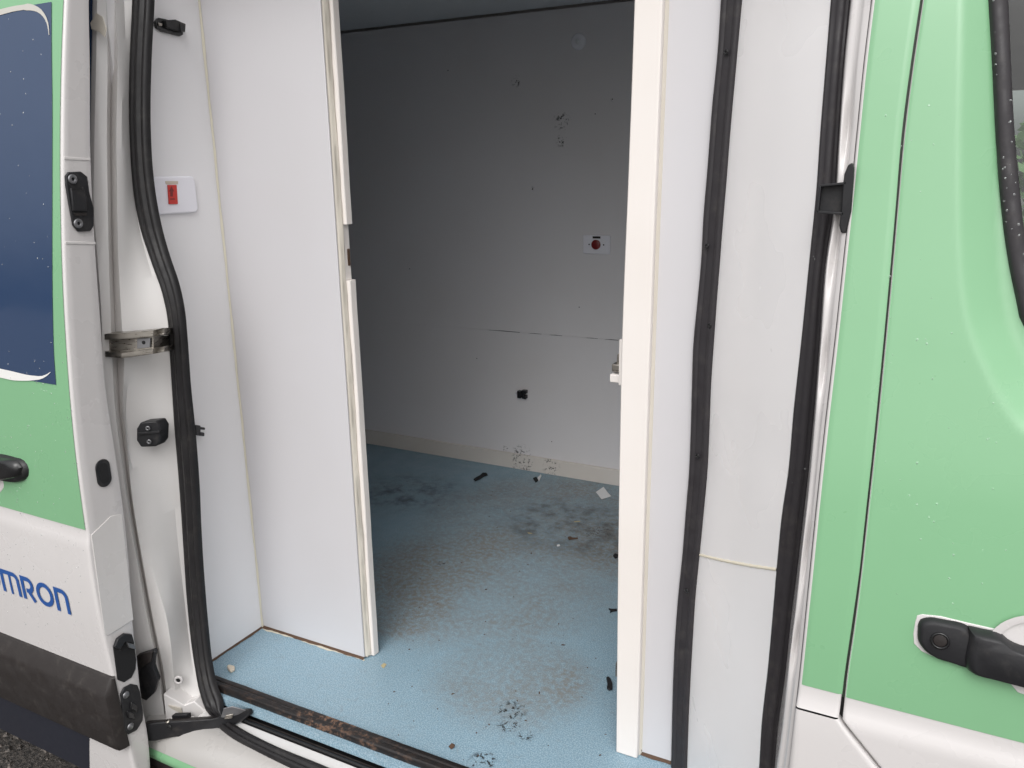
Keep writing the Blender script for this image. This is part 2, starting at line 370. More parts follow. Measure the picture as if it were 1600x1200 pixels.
# partition: front skin, foam core with eaten edge, back skin with the strike cut-out
XE = -1.246
rows = []
zs = np.linspace(ZF+.004, 2.439, 90)
def jag(z, s, a): return a*(math.sin(z*s)+.6*math.sin(z*s*2.7+1)+.4*math.sin(z*s*6.1+2))
box('partition_panel', -1.6055, XE, 1.512, 1.517, ZF+.006, 2.439, 'panel', van, bevel=.0012)
fr = [[(XE-.03, 1.517, z), (XE-.003+jag(z, 9, .0012), 1.5172, z), (XE+.004+jag(z, 31, .0008), 1.521, z), (XE+.002+jag(z, 23, .0018), 1.527, z), (XE+.0075+jag(z, 15, .0012), 1.5295, z), (XE+.006+jag(z, 11, .001), 1.5325, z), (XE-.03, 1.5325, z)] for z in zs]
v, f_ = grid(fr); mk('partition_core', v, f_, 'edge', van, smooth=True)
zn0, zn1 = PY(551, 437, 1.55)[2], PY(551, 350, 1.55)[2]
def trimseg(z0, z1, xo):
    n_ = max(3, int((z1-z0)/.04)); zz = np.linspace(z0, z1, n_)
    rr = []
    for z in zz:
        j = jag(z, 7, .0006)
        rr.append([(XE-.03, 1.533, z), (xo+j, 1.533, z), (xo+.0015+j, 1.535, z), (xo+.0025+j*.7, 1.552, z), (xo+j*.7, 1.556, z), (XE-.03, 1.556, z)])
    v, f_ = grid(rr); m_ = 6
    f_.append(tuple(range(m_))); f_.append(tuple(reversed(range((len(rr)-1)*m_, len(rr)*m_))))
    return mk('partition_edge_strip', v, f_, 'trim', van)
trimseg(ZF+.003, zn0, XE+.015); trimseg(zn1, 2.439, XE+.015); trimseg(zn0+.0006, zn1-.0006, XE+.003)
# rust-stained strike slot in the cut-out
c = PX(542, 402, XE+.0075)
prism('strike_slot', rrect((XE+.0064, 1.547, (zn0+zn1)/2-.012), (0, 1, 0), (0, 0, 1), .008, .040, .0025), (-.004, 0, 0), 'leaf', van)
box('partition_back_panel', -4.2, XE-.032, 1.534, 1.556, ZF+.003, 2.439, 'farwall', van)
# yellow caulk down the corner and dirt line along the base
cv, cf = grid([[(-1.606, 1.508+jag(z, 17, .0006), z), (-1.604, 1.5095, z), (-1.6025+jag(z, 27, .0008), 1.512, z)] for z in np.linspace(ZF, 2.43, 120)])
mk('corner_caulk', [(p[0]+.0006, p[1]-.0006, p[2]) for p in cv], cf, 'caulk', van, smooth=True)
bv, bf = grid([[(x, 1.5075+jag(x, 40, .0015), ZF+.0008), (x, 1.509, ZF+.003), (x, 1.5135, ZF+.0075)] for x in np.linspace(-1.604, XE, 60)])
mk('base_sealant', bv, bf, M['leaf'], van, smooth=True)
bv, bf = grid([[(-1.602+jag(y, 40, .001), y, ZF+.0008), (-1.604, y, ZF+.003), (-1.6065, y, ZF+.006)] for y in np.linspace(1.27, 1.508, 30)])
mk('base_sealant', bv, bf, M['leaf'], van, smooth=True)
mk('sealant_smear', *grid([[(x, 1.504+jag(x, 33, .0022), ZF+.0006), (x, 1.511, ZF+.0009)] for x in np.linspace(-1.6, XE+.004, 60)]), M['caulk'], van)

# --- jamb post and panel on the right of the inner doorway
v, f_ = [], None
jl = [(-.522, ZF+.002), (-.528, 1.24), (-.528, 1.55), (-.522, 1.87), (-.518, 2.14), (-.516, 2.439)]
fjl = prof([(z, x) for x, z in jl]); fjr = prof([(ZF, -.473), (1.32, -.472), (1.7, -.470), (2.14, -.466), (2.44, -.464)])
rr = []
for z in np.linspace(ZF+.002, 2.439, 60):
    a, b = fjl(z), fjr(z)
    rr.append([(a, 1.60, z), (a, 1.474, z), (a+.0015, 1.4715, z), (a+.003, 1.471, z), (b-.004, 1.471, z), (b-.001, 1.4725, z), (b, 1.4765, z), (b, 1.60, z)])
v, f_ = grid(rr); mk('door_jamb', v, f_+[tuple(range(8))], 'trim', van, smooth=False, label='cream white jamb post framing the inner doorway')
cv, cf = grid([[(fjr(z)-.0005, 1.485, z), (fjr(z)+.003+jag(z, 19, .0007), 1.487, z), (fjr(z)+.006, 1.4905, z)] for z in np.linspace(ZF, 2.43, 80)])
mk('jamb_caulk', cv, cf, 'edge', van, smooth=True)
box('bay_panel', -.474, -.33, 1.4900, 1.502, ZF+.006, 2.439, 'panel', van)
prism('panel_chip', [PY(996, 1150, 1.4885), PY(1003, 1173, 1.4885), PY(998, 1188, 1.4885), PY(994, 1187, 1.4885)], (0, .001, 0), 'dark', van)
bv, bf = grid([[(x, 1.4855+jag(x, 60, .001), ZF+.0008), (x, 1.488, ZF+.003), (x, 1.4905, ZF+.008)] for x in np.linspace(-.47, -.33, 16)])
mk('base_sealant', bv, bf, M['leaf'], van, smooth=True)
box('inner_lining', -.515, .02, 1.52, 1.54, ZF+.001, 2.439, 'farwall', van)
# latch on the jamb, mostly hidden on its inner side
lp = PY(963, 575, 1.50)
box('latch_plate', lp[0]-.004, lp[0]+.012, 1.525, 1.535, PY(972, 530, 1.53)[2]-.095, PY(972, 530, 1.53)[2], 'trim', van, bevel=.001)
a, b = PY(956, 583, 1.55), PY(968, 597, 1.55)
box('latch_body', a[0]-.001, a[0]+.03, 1.54, 1.58, b[2], a[2], 'trim', van, bevel=.002)
a, b = PY(957, 568, 1.55), PY(968, 581, 1.55)
box('latch_bolt', a[0], a[0]+.03, 1.545, 1.57, b[2], a[2], 'metal', van, bevel=.002)
a, b = PY(963, 553, 1.55), PY(968, 570, 1.55)
prism('latch_lever', [PY(963, 572, 1.55), PY(964, 555, 1.55), PY(967, 552, 1.55), PY(969, 572, 1.55)], (.0, .012, 0), 'metal', van, bevel=.001)
a, b = PY(960, 1040, 1.49), PY(963, 1062, 1.49)
box('floor_catch', a[0]-.001, a[0]+.01, 1.50, 1.52, b[2], a[2], 'metal', van)

# --- B-pillar panel between the two black trims
iL = col([(1127, 0), (1122, 80), (1113, 170), (1107, 250), (1099, 350), (1096.7, 400), (1090.7, 467), (1084, 533), (1081.7, 600), (1080, 667), (1077.3, 733), (1072, 800), (1066.7, 867), (1060, 933), (1055, 1000), (1052, 1067), (1050.5, 1133), (1049, 1200)], lambda a, b: PY(a, b, 1.484))
iR = col([(1160, 0), (1151, 100), (1142, 200), (1135, 290), (1129, 360), (1126, 400), (1120.7, 467), (1116, 533), (1111.5, 600), (1109, 667), (1106, 733), (1100, 800), (1093.5, 867), (1087, 933), (1082.7, 1000), (1079, 1067), (1076, 1133), (1074, 1200)], lambda a, b: PY(a, b, 1.474))
oL = col([(1298, 0), (1290, 100), (1282, 200), (1275, 300), (1265, 400), (1251, 540), (1240, 640), (1231, 740), (1222, 800), (1214, 880), (1208, 950), (1200, 1040), (1190, 1130), (1186, 1200)], lambda a, b: PS(a, b, YS, -.002))
oR = col([(1330, 0), (1320, 100), (1311, 230), (1304, 330), (1293, 400), (1283, 530), (1276, 620), (1265, 740), (1257, 810), (1249, 880), (1240, 950), (1228, 1060), (1218, 1130), (1212, 1200)], lambda a, b: PS(a, b, YS, 0))
def mixc(A, B, u, dy=0, dx=0): return lambda z: A(z)*(1-u)+B(z)*u+np.array([dx, dy, 0])
zj = PY(1150, 879, 1.37)[2]
def pill(name, z0, z1, nz, tilt0=0, tilt1=0):
    us = np.linspace(-.05, 1.004, 13)
    rr = []
    for i in range(nz):
        t = i/(nz-1); r_ = []
        for u in us:
            a = z0+tilt0*(u-.5)+jag(u, 25, .0006)*(1 if tilt0 else 0); b = z1+tilt1*(u-.5)+jag(u, 31, .0008)*(1 if tilt1 else 0)
            z = a+(b-a)*t; bul = math.sin(max(0, min(1, u))*math.pi)
            r_.append(iR(z)*(1-u)+oL(z)*u+np.array([-.003*bul, -.005*bul, 0]))
        rr.append(r_)
    v, f_ = grid(rr); return mk(name, v, f_, 'panel_pillar', van, smooth=True)
pl, pr = PY(1092, 868, 1.47), PY(1213, 890, 1.262)
dz = pr[2]-pl[2]; zmid = (pl[2]+pr[2])/2
pill('pillar_panel', ZF+.002, zmid-.0022, 30, 0, dz)
pill('pillar_panel', zmid+.0022, 2.44, 50, dz, 0)
us = np.linspace(-.04, 1.0, 60); rr = []
for u in us:
    z = zmid+dz*(u-.5); bul = math.sin(max(0, min(1, u))*math.pi)
    p = iR(z)*(1-u)+oL(z)*u+np.array([-.003*bul, -.005*bul, 0]); h = .0026+abs(jag(u, 41, .0007))
    rr.append([p+np.array([.001, .0012, -h*1.25]), p+np.array([-.0006, -.0022, -h*.5]), p+np.array([-.0006, -.0022, h*.5]), p+np.array([.001, .0012, h*1.25])])
v, f_ = grid(rr); mk('joint_filler', v, f_, M['filler'], van, smooth=True)

def strip_cols(name, A, B, heights, z0, z1, nz, material):
    zz = np.linspace(z0, z1, nz)
    return ribbon(name, [A(z) for z in zz], [B(z) for z in zz], heights, material, van)
hf = [(0, 0), (.05, .005), (.12, .0068), (.27, .007), (.31, .0052), (.36, .0050), (.40, .0066), (.46, .0050), (.52, .0066), (.58, .0050), (.64, .0064), (.69, .0050), (.73, .0068), (.88, .0066), (.95, .0050), (1, 0)]
inner_trim = strip_cols('trim_strip', iL, iR, hf, ZF-.02, 2.44, 110, 'rubber_trim')
hb = [(0, 0), (.04, .007), (.14, .010), (.28, .0075), (.34, .0110), (.60, .0125), (.74, .0100), (.80, .0060), (.88, .0085), (.97, .005), (1, 0)]
strip_cols('door_seal', oL, oR, hb, ZF-.05, 2.44, 110, 'rubber_trim').__setitem__('label', 'charcoal rubber seal beside the green pillar')
for px, py in ((1136, 82), (1106, 384), (1091, 711), (1074, 921), (1110, 508)):
    p = PY(px, py, 1.475)
    disc('trim_screw', p-np.array([.0, .0058, 0]), (-.55, -1, 0), .0048, .0012, 'wiring', van, 14, ring=.0018)

# --- white rebate between that seal and the green pillar
gE = col([(1362, 0), (1350, 100), (1340, 200), (1330, 300), (1319, 400), (1305, 530), (1290, 660), (1275, 800), (1262, 930), (1250, 1050), (1241, 1130), (1233, 1200)], lambda a, b: PS(a, b, S))
def bl(z):   # pressed pockets down the rebate
    zz = [(PY(1330, 200, 1.24)[2], .045), (PY(1305, 400, 1.2)[2], .05), (PY(1283, 560, 1.2)[2], .04), (PY(1262, 830, 1.2)[2], .05), (PY(1243, 960, 1.2)[2], .035)]
    return sum(.016*math.exp(-((z-a)/b)**2) for a, b in zz)
def flg(u, dy, k=0):      # pressed flange: stands just behind the outer skin, then folds back to the seal
    def g_(z):
        a, b = oR(z), gE(z); ya = S(z)+dy+bl(z)*k; xa = a[0]*(S(z)+.018)/a[1]
        return np.array([xa+(b[0]-xa)*u, ya, z])
    return g_
cols = [lambda z: oR(z)+np.array([-.004, .014, 0]), flg(-.12, .040), flg(-.03, .024), flg(.04, .018), flg(.14, .016, .2), flg(.30, .015, 1.0), flg(.48, .013, 1.1), flg(.62, .008, .3), flg(.72, .005), flg(.92, .004), lambda z: gE(z)+np.array([-.0010, .0030, 0])]
loft('door_rebate', cols, .4, 2.44, 160, 'white', van)

# --- outer skin: pillar strip, gap, front door
gpL = col([(1437, 0), (1422, 100), (1409, 200), (1398, 330), (1391, 410), (1377, 560), (1364, 690), (1352, 800), (1341, 900), (1331, 970), (1318, 1060), (1311, 1120)], lambda a, b: PS(a, b, S))
gpR = col([(1442, 0), (1427, 100), (1414, 200), (1402, 330), (1395, 410), (1381, 560), (1368, 690), (1356, 800), (1345, 900), (1336, 970), (1323, 1060), (1317, 1118)], lambda a, b: PS(a, b, S))
zG = 1.134   # lower edge of the green film
zB = PS(1280, 1112, S)[2]   # body seam below the pillar
def SW(z): return -.007*ss((zG-.014-z)/.03)
def ss(t): t = max(0, min(1, t)); return t*t*(3-2*t)
def skin(name, A, B, z0, z1, nz, nu, material, off=0.0, ret=True, par=van):
    rr = []
    for z in np.linspace(z0, z1, nz):
        a, b = A(z), B(z); row = []
        if ret: row.append(np.array([a[0]+.001, S(z)+off+.010, z]))
        for u in np.linspace(0, 1, nu):
            e = min(u*(b[0]-a[0]), (1-u)*(b[0]-a[0])); rd = .0022*max(0, 1-e/.004)**2
            row.append(np.array([a[0]+(b[0]-a[0])*u, S(z)+SW(z)+off+rd, z]))
        if ret: row.append(np.array([b[0]-.001, S(z)+off+.012, z]))
        rr.append(row)
    v, f_ = grid(rr); return mk(name, v, f_, material, par, smooth=True)
skin('pillar_skin', gE, gpL, zB+.0013, 2.46, 110, 24, 'white').__setitem__('label', 'white painted pillar between the side door and the front door')
skin('green_film', lambda z: gE(z)+np.array([.0012, 0, 0]), lambda z: gpL(z)+np.array([.0006, .0015, 0]), zG, 2.455, 90, 12, 'green', -.0009, False)
# sill panel below the seam
skin('lower_skin', gE, lambda z: gpL(zB)+np.array([(zB-z)*.95-.0025, 0, 0]),   .35, zB-.0013, 40, 20, 'white')
loft('gap_backing', [lambda z: gpL(z)+np.array([-.02, .013, 0]), lambda z: gpR(z)+np.array([.03, .013, 0])], .9, 2.46, 40, mat('dark_green_rebate', (.06, .08, .06), .5), van)
mk('gap_backing', *grid([[gE(zB)+np.array([.002, .012, -.02]), gpL(zB)+np.array([.16, .012, -.16])], [gE(zB)+np.array([.002, .012, .02]), gpL(zB)+np.array([.16, .012, .04])]]), 'dark', van)

fdoor = empty('front_door', (.3, 1.1, .9)); fdoor.parent = van; fdoor.location = WORLD['front_door']-WORLD['van']
def pxz(pts, off=0): return [PS(a, b, S, off)[[0, 2]] for a, b in pts]
crease = pxz([(1505, 0), (1503, 120), (1501, 250), (1503, 400), (1508, 460), (1520, 520), (1540, 570), (1568, 625), (1600, 668)])
crease = [crease[0]+(crease[0]-crease[1])*3]+crease+[np.array([.19, 1.515]), np.array([.32, 1.485]), np.array([.5, 1.47]), np.array([1.0, 1.45])]
frameL = pxz([(1545, 0), (1551, 100), (1556, 200), (1563, 300), (1575, 400), (1589, 470), (1600, 512)])
frameL = [frameL[0]+(frameL[0]-frameL[1])*3]+frameL+[np.array([.125, 1.637]), np.array([.18, 1.605]), np.array([.30, 1.585]), np.array([.5, 1.575]), np.array([1.0, 1.56])]
frameR = pxz([(1577, 0), (1582, 100), (1587, 200), (1595, 290), (1606, 380), (1620, 440)])
frameR = [frameR[0]+(frameR[0]-frameR[1])*3]+frameR+[np.array([.155, 1.675]), np.array([.21, 1.650]), np.array([.31, 1.632]), np.array([.5, 1.622]), np.array([1.0, 1.607])]
def rs2(P, n):
    P = np.array(P); s = np.r_[0, np.cumsum(np.linalg.norm(np.diff(P, axis=0), axis=1))]; a, b = prof(list(zip(s, P[:, 0]))), prof(list(zip(s, P[:, 1])))
    return np.array([[a(t), b(t)] for t in np.linspace(0, s[-1], n)])
crs = rs2(crease, 1400); fL, fR = rs2(frameL, 120), rs2(frameR, 120)
def sd(P, x, z):   # signed distance, positive on the window side
    dd = np.hypot(P[:, 0]-x, P[:, 1]-z); i = int(dd.argmin()); i = min(max(i, 1), len(P)-2)
    t = P[i+1]-P[i-1]; s_ = t[0]*(z-P[i][1])-t[1]*(x-P[i][0])
    return dd[i]*(1 if s_ > 0 else -1)
def ss(t): t = max(0, min(1, t)); return t*t*(3-2*t)
def rec(x, z):
    q = sd(crs, x, z)
    q += .004
    return 0 if q <= 0 else (.55*q*q/.012 if q < .006 else .55*(q-.003) if q < .045 else .55*.042)
fm = (fL+fR)/2
def gr2(z): # rear edge of the front door; below the seam it sweeps forward
    if z >= zB: return gpR(z)[0]
    return gpR(zB)[0]+(zB-z)*.95+.0005
for nm, mt, z0, z1, off in (('door_skin', 'white', .80, 2.46, 0), ('green_film', 'green', zG-.002, 2.455, -.0009)):
    zz = np.linspace(zG-.002, 2.455, 200); nu = 150
    if mt == 'white': zz = np.r_[np.linspace(.80, zG-.01, 40), zz, 2.46]
    rr = []
    for z in zz:
        x0 = gr2(z); us_ = np.linspace(0, 1, nu)**1.35; row = []
        zl = z-(.024*((0)) if mt == 'white' else 0)
        for u in us_:
            x = x0+(1.0-x0)*u
            if mt == 'green': x = max(x, x0+.0014)
            zc = z
            if mt == 'green' and z < zG+.0001: zc = z
            e = x-x0; rd = .0022*max(0, 1-e/.004)**2
            row.append(np.array([x, S(zc)+SW(zc)+rec(x, zc)+off+rd, zc]))
        if mt == 'white': row = [np.array([x0+.001, S(z)+.012, z])]+row
        rr.append(row)
    v, f_ = grid(rr)
    # cut the window opening
    keep = []
    for q in f_:
        cxx = sum(v[i][0] for i in q)/4; czz = sum(v[i][2] for i in q)/4
        if czz < 1.55 or sd(fm, cxx, czz) < 0: keep.append(q)
    mk(nm, v, keep, mt, fdoor, smooth=True)
def onS(P, off): return [np.array([p[0], S(p[1])+rec(p[0], p[1])+off, p[1]]) for p in P]
ribbon('window_seal', onS(fL, -.001), onS(fR, -.001), [(0, 0), (.06, .006), (.2, .009), (.5, .0105), (.75, .009), (.93, .005), (1, 0)], 'rubber_trim', fdoor)
gl = rs2(frameR, 60); gv_ = []
rr = [[np.array([x, S(z)+.026, z]) for x in np.linspace(0, 1, 3)] for z in (1.0, 1.2)]
rr = []
for z in np.linspace(1.56, 2.46, 20):
    rr.append([np.array([x, S(z)+.0265, z]) for x in np.linspace(.03 if z > 1.75 else .08, 1.0, 4)])
v, f_ = grid(rr); mk('window_glass', v, f_, 'glass', fdoor, smooth=True)
# crease under the green: pressed line of the belt
# handle on the front door
def SP(a, b, off=0): return PS(a, b, S, off)
halo = [(1430, 972), (1433, 962), (1441, 960), (1470, 963), (1515, 974), (1560, 984), (1572, 976), (1585, 970), (1604, 963), (1640, 962), (1660, 990), (1662, 1040), (1640, 1082), (1604, 1087), (1590, 1082), (1580, 1070), (1568, 1060), (1550, 1054), (1500, 1040), (1462, 1028), (1440, 1018), (1428, 1006), (1427, 990)]
prism('handle_recess_rim', [SP(a, b, -.0018) for a, b in halo], (0, .002, 0), 'white', fdoor, bevel=.0008)
cc = SP(1630, 1026, -.0025); rr = []
for r_, h in ((.062, 0), (.058, -.0004), (.052, .0000)):
    rr.append([cc+np.array([r_*math.cos(t), h, r_*math.sin(t)*.9]) for t in np.linspace(0, 2*math.pi, 40, endpoint=False)])
v, f_ = grid(rr, closed=True); mk('handle_cup', v, f_, 'white', fdoor, smooth=True)
hd1 = [(1434, 976), (1438, 967), (1447, 964), (1475, 967), (1512, 977), (1512, 1041), (1490, 1034), (1462, 1025), (1445, 1014), (1435, 1000)]
hd2 = [(1513, 977), (1540, 983), (1562, 988), (1577, 1000), (1590, 1006), (1625, 1014), (1700, 1030), (1700, 1092), (1640, 1078), (1600, 1067), (1550, 1054), (1513, 1043)]
def puff(name, pix, off, h, material, par, rim=.35, nrings=5):
    P = [SP(a, b, off) for a, b in pix]; P = resample(P+[P[0]], 49)[:-1]; P = np.array(P); c = P.mean(0); rr = [P.tolist()]
    rr = [[p for p in P]]
    for k in range(1, nrings+1):
        t = k/nrings; s_ = 1-rim*t*t if k < nrings else 1-rim
        rr.append([c+(p-c)*(1-rim*(1-math.cos(t*math.pi/2)))+np.array([0, -h*math.sin(t*math.pi/2), 0]) for p in P])
    v, f_ = grid([[np.array(q) for q in r_] for r_ in rr], closed=True); n_ = 48
    f_.append(tuple(len(v)-n_+i for i in range(n_)))
    return mk(name, [np.array(q) for q in v], f_, material, par, smooth=False, bevel=.0)
h1 = puff('handle_lock_housing', hd1, -.001, .011, 'plastic', fdoor, .22)
h2 = puff('door_handle', hd2, -.003, .019, 'plastic', fdoor, .2)
for h in (h1, h2):
    for p in h.data.polygons: p.use_smooth = True
    h.data.set_sharp_from_angle(angle=math.radians(50))
lc = SP(1469, 1001, -.012)
disc('lock_ring', lc, (0, -1, .1), .0115, .0025, 'wiring', fdoor, 28, ring=.0085)
disc('lock_cylinder', lc, (0, -1, .1), .0082, .0012, 'rub', fdoor, 24)
# cab seen through the glass
box('cab_side', .05, 2.6, 3.0, 3.03, .4, 1.45, 'farwall', van); box('cab_dashboard', 1.4, 2.5, 1.4, 2.95, .9, 1.3, 'rub', van, bevel=.03); box('cab_floor', .05, 2.6, 1.16, 2.99, .45, .5, 'rub', van)
box('cab_header', .05, 2.6, 2.98, 3.01, PY(1590, 140, 2.98)[2], 2.5, 'rub', van)

# guide bracket on the rebate
br = empty('guide_bracket', PS(1310, 310, S, .02)); br.parent = van; br.location = WORLD['guide_bracket']-WORLD['van']
Yb = S(1.83)-.011
def BY(a, b, y=Yb): return PY(a, b, y)
prism('bracket_plate', [BY(1325, 258), (BY(1331, 254)), BY(1334, 262), BY(1330, 330), BY(1325, 352), BY(1322, 364), BY(1314, 364), BY(1311, 352), BY(1314, 330), BY(1316, 300), BY(1319, 272)], (0, .014, 0), 'plastic', br, bevel=.0015)
fx = -.0; 
prism('bracket_back', [BY(1280, 291, Yb+.012), BY(1322, 288, Yb+.012), BY(1319, 334, Yb+.012), BY(1278, 331, Yb+.012)], (0, .004, 0), 'plastic', br)
prism('bracket_flange', [BY(1279, 289), BY(1322, 284), BY(1322, 288), BY(1283, 292)], (0, .016, 0), 'plastic', br, bevel=.0006)
prism('bracket_flange', [BY(1276, 329), BY(1318, 332), BY(1318, 336), BY(1276, 333)], (0, .016, 0), 'plastic', br, bevel=.0006)
prism('bracket_flange', [BY(1279, 289), BY(1283, 291), BY(1279, 332), BY(1275, 332)], (0, .016, 0), 'plastic', br, bevel=.0006)

# ================================================================== left pillar and seal
def lcol(pts, fn): return col(pts, fn)
def fS(off): return lambda a, b: PS(a, b, lambda z: D(z)+.10, off)
DB = lambda z: D(z)+.10
cA = lcol([(152, 0), (151, 60), (149, 150), (147, 250), (147, 330), (152, 400), (159, 500), (160, 600), (165, 700), (172, 800), (188, 900), (205, 1000), (220, 1100)], fS(.012))
cB = lcol([(166, 0), (168, 100), (167, 200), (168, 300), (170, 400), (173, 500), (175, 560), (180, 640), (187, 700), (198, 780), (211, 860), (229, 960), (247, 1050), (255, 1100)], fS(.030))
cC = lcol([(172, 0), (174, 100), (173, 200), (174, 300), (176, 400), (180, 500), (183, 560), (187, 640), (194, 700), (204, 780), (217, 860), (235, 960), (252, 1050), (259, 1100)], fS(.060))
cD = lcol([(181, 0), (184, 100), (182, 200), (183, 300), (185, 400), (190, 500), (194, 560), (193, 640), (199, 700), (207, 780), (220, 860), (238, 960), (256, 1050), (262, 1100)], fS(.048))
cE = lcol([(188, 0), (191, 100), (190, 200), (190, 300), (193, 400), (200, 500), (203, 560), (198, 620), (196, 650), (200, 700), (212, 750), (219, 800), (230, 860), (247, 920), (259, 960), (266, 1000), (272, 1060), (277, 1110)], fS(.060))
cE2 = lcol([(194, 0), (197, 100), (196, 200), (197, 300), (201, 400), (210, 500), (213, 560), (209, 620), (208, 650), (212, 700), (222, 750), (230, 800), (240, 860), (256, 920), (266, 960), (273, 1000), (280, 1060), (285, 1110)], fS(.074))
sLp = [(211, -60), (210, 0), (206, 100), (205, 200), (208, 260), (213, 310), (222, 355), (240, 410), (256, 455), (264, 490), (269, 560), (275, 660), (283, 760), (289, 850), (294, 930), (300, 990), (307, 1040), (316, 1085), (324, 1108)]
sRp = [(240, -60), (238, 0), (233, 100), (232, 200), (235, 260), (241, 310), (251, 360), (264, 405), (276, 440), (285, 480), (290, 530), (295, 600), (303, 680), (309, 760), (312, 830), (317, 910), (323, 980), (330, 1040), (338, 1075), (345, 1092)]
fYS = lambda a, b: PS(a, b, YS, -.004)
cF = col(sLp, fYS)
cG = lambda z: cF(z)+np.array([.012, .006, 0])
_pj = loft('pillar_jamb', [lambda z: cA(z)+np.array([-.02, .001, 0]), cA, mixc(cA, cB, .5, -.003), cB, cC, cD, cE, cE2, mixc(cE2, cF, .35, .001), mixc(cE2, cF, .75, .002), cG], .47, 2.44, 220, 'jamb', van); _pj['label'] = 'grey white stepped door pillar left of the seal'; _pj.data.set_sharp_from_angle(angle=math.radians(22))
# pull the seal round the lower corner and on along the sill
L3 = [fYS(*p) for p in sLp]; R3 = [fYS(*p) for p in sRp]
ZL = .565
L3 += [PZ(338, 1132, ZL), PZ(360, 1151, ZL), PZ(400, 1173, ZL), PZ(450, 1197, ZL), PZ(560, 1247, ZL), PZ(900, 1400, ZL)]
R3 += [PZ(352, 1124, ZL), PZ(370, 1137, ZL), PZ(400, 1154, ZL), PZ(433, 1170, ZL), PZ(500, 1197, ZL), PZ(620, 1248, ZL), PZ(920, 1385, ZL)]
def match(L, R, n):
    return resample(L, n), resample(R, n)
hs_ = [(0, 0), (.05, .008), (.14, .0115), (.27, .0105), (.33, .0062), (.38, .0060), (.44, .0125), (.56, .0150), (.66, .0125), (.71, .0070), (.76, .0068), (.82, .0105), (.92, .009), (.98, .005), (1, 0)]
# vertical run and sill run share the corner
nv = len(sLp)
La, Ra = resample(L3[:nv], 120), resample(R3[:nv+1], 120)
Lb, Rb = resample([L3[nv-1]]+L3[nv:], 70), resample([R3[nv]]+R3[nv+1:], 70)
ribbon('door_seal', La+Lb[1:], Ra+Rb[1:], hs_, 'rubber', van).__setitem__('label', 'black ribbed rubber seal curving down the left of the opening')

# details on the pillar
def jm(a, b, off=.0): return PS(a, b, DB, off)
mb = empty('lock_bracket', jm(215, 535, .04)); mb.parent = van; mb.location = WORLD['lock_bracket']-WORLD['van']
y0, y1 = .028, .10
def barp(pix, offs): return [jm(a, b, o_) for (a, b), o_ in zip(pix, offs)]
def bent(name, top, bot, offs, th, material):
    rr = [barp(top, offs), barp(bot, offs)]
    v, f_ = grid(rr); return mk(name, v, f_, material, mb, solid=th, smooth=False)
def bentbar(name, top, bot, offs, depth, material):
    T, B = barp(top, offs), barp(bot, offs); rr = [T, B, [p+np.array([-.002, depth, 0]) for p in B], [p+np.array([-.002, depth, 0]) for p in T], T]
    v, f_ = grid(rr); n_ = len(T); f_ += [(0, n_, 2*n_, 3*n_), (n_-1, 4*n_-1, 3*n_-1, 2*n_-1)]
    return mk(name, v, f_, material, mb, bevel=.0012)
bentbar('bracket_flange', [(163, 522), (185, 521), (240, 516), (262, 515)], [(163, 531), (185, 531), (240, 526), (262, 524)], (.015, .012, .048, .136), .03, 'metal')
bentbar('bracket_flange', [(164, 549), (190, 552), (240, 545), (263, 541)], [(164, 558), (190, 560), (240, 553), (263, 549)], (.015, .012, .048, .136), .03, 'metal')
bentbar('bracket_web', [(164, 531), (185, 531), (240, 526), (265, 524)], [(164, 549), (190, 552), (240, 545), (266, 541)], (.025, .026, .058, .136), .004, 'metal')
disc('bolt_hole', jm(225, 535, .046), (.55, -1, 0), .0042, .002, 'dark', mb, 16)
prism('bracket_slot', [jm(214, 529, .039), jm(234, 528, .050), jm(234, 543, .050), jm(214, 545, .039)], (-.0005, .003, 0), 'screw', mb, bevel=.0008)
bp = [(219, 660), (244, 658), (250, 668), (249, 690), (243, 698), (220, 699), (213, 688), (213, 670)]
bf_ = empty('door_buffer', jm(232, 680, .09)); bf_.parent = van; bf_.location = WORLD['door_buffer']-WORLD['van']
prism('buffer_block', [jm(a, b, .058+(a-213)*.0009) for a, b in bp], (-.004, .03, 0), 'plastic', bf_, bevel=.003)
for a, b in ((231, 669), (233, 690)): disc('screw', jm(a, b, .071), (.55, -1, 0), .0055, .0022, 'screw', bf_, 14, ring=.0022)
prism('buffer_lip', [jm(a, b, .055+(a-213)*.0009) for a, b in ((215, 676), (249, 673), (249, 677), (215, 680))], (-.002, .01, 0), 'plastic', bf_, bevel=.001)
# plug by the seal
p = PX(312, 673, -1.60)
for q in ((306, 664, 314, 681), (312, 667, 321, 672), (311, 675, 320, 682)):
    a, b = PX(q[0], q[1], -1.59), PX(q[2], q[3], -1.59); prism('wall_plug', [PX(q[0], q[1], -1.59), PX(q[2], q[1]+1, -1.59), PX(q[2], q[3], -1.59), PX(q[0], q[3]-1, -1.59)], (-.014, 0, 0), 'wiring', van, bevel=.002)
# white grommet hole
gc = jm(279, 1062, .062)
disc('grommet', gc, (.6, -1, 0), .0115, .004, 'white', van, 24, ring=.0055); disc('grommet_hole', gc+np.array([.0005, -.001, 0]), (.6, -1, 0), .0055, .001, 'dark', van, 16)
# lower pillar foot and step
zft = jm(250, 1100, .06)[2]
prism('pillar_foot', [jm(255, 1084, .028), jm(288, 1102, .055), jm(303, 1096, .07), jm(322, 1112, .08), jm(330, 1150, .08), jm(300, 1165, .05), jm(262, 1150, .01)], (-.01, .05, 0), 'white_edge', van, bevel=.002)
prism('foot_label', [jm(263, 1102, .030), jm(283, 1107, .046), jm(286, 1119, .050), jm(275, 1122, .042), jm(262, 1114, .030)], (-.001, .002, 0), 'edge', van)

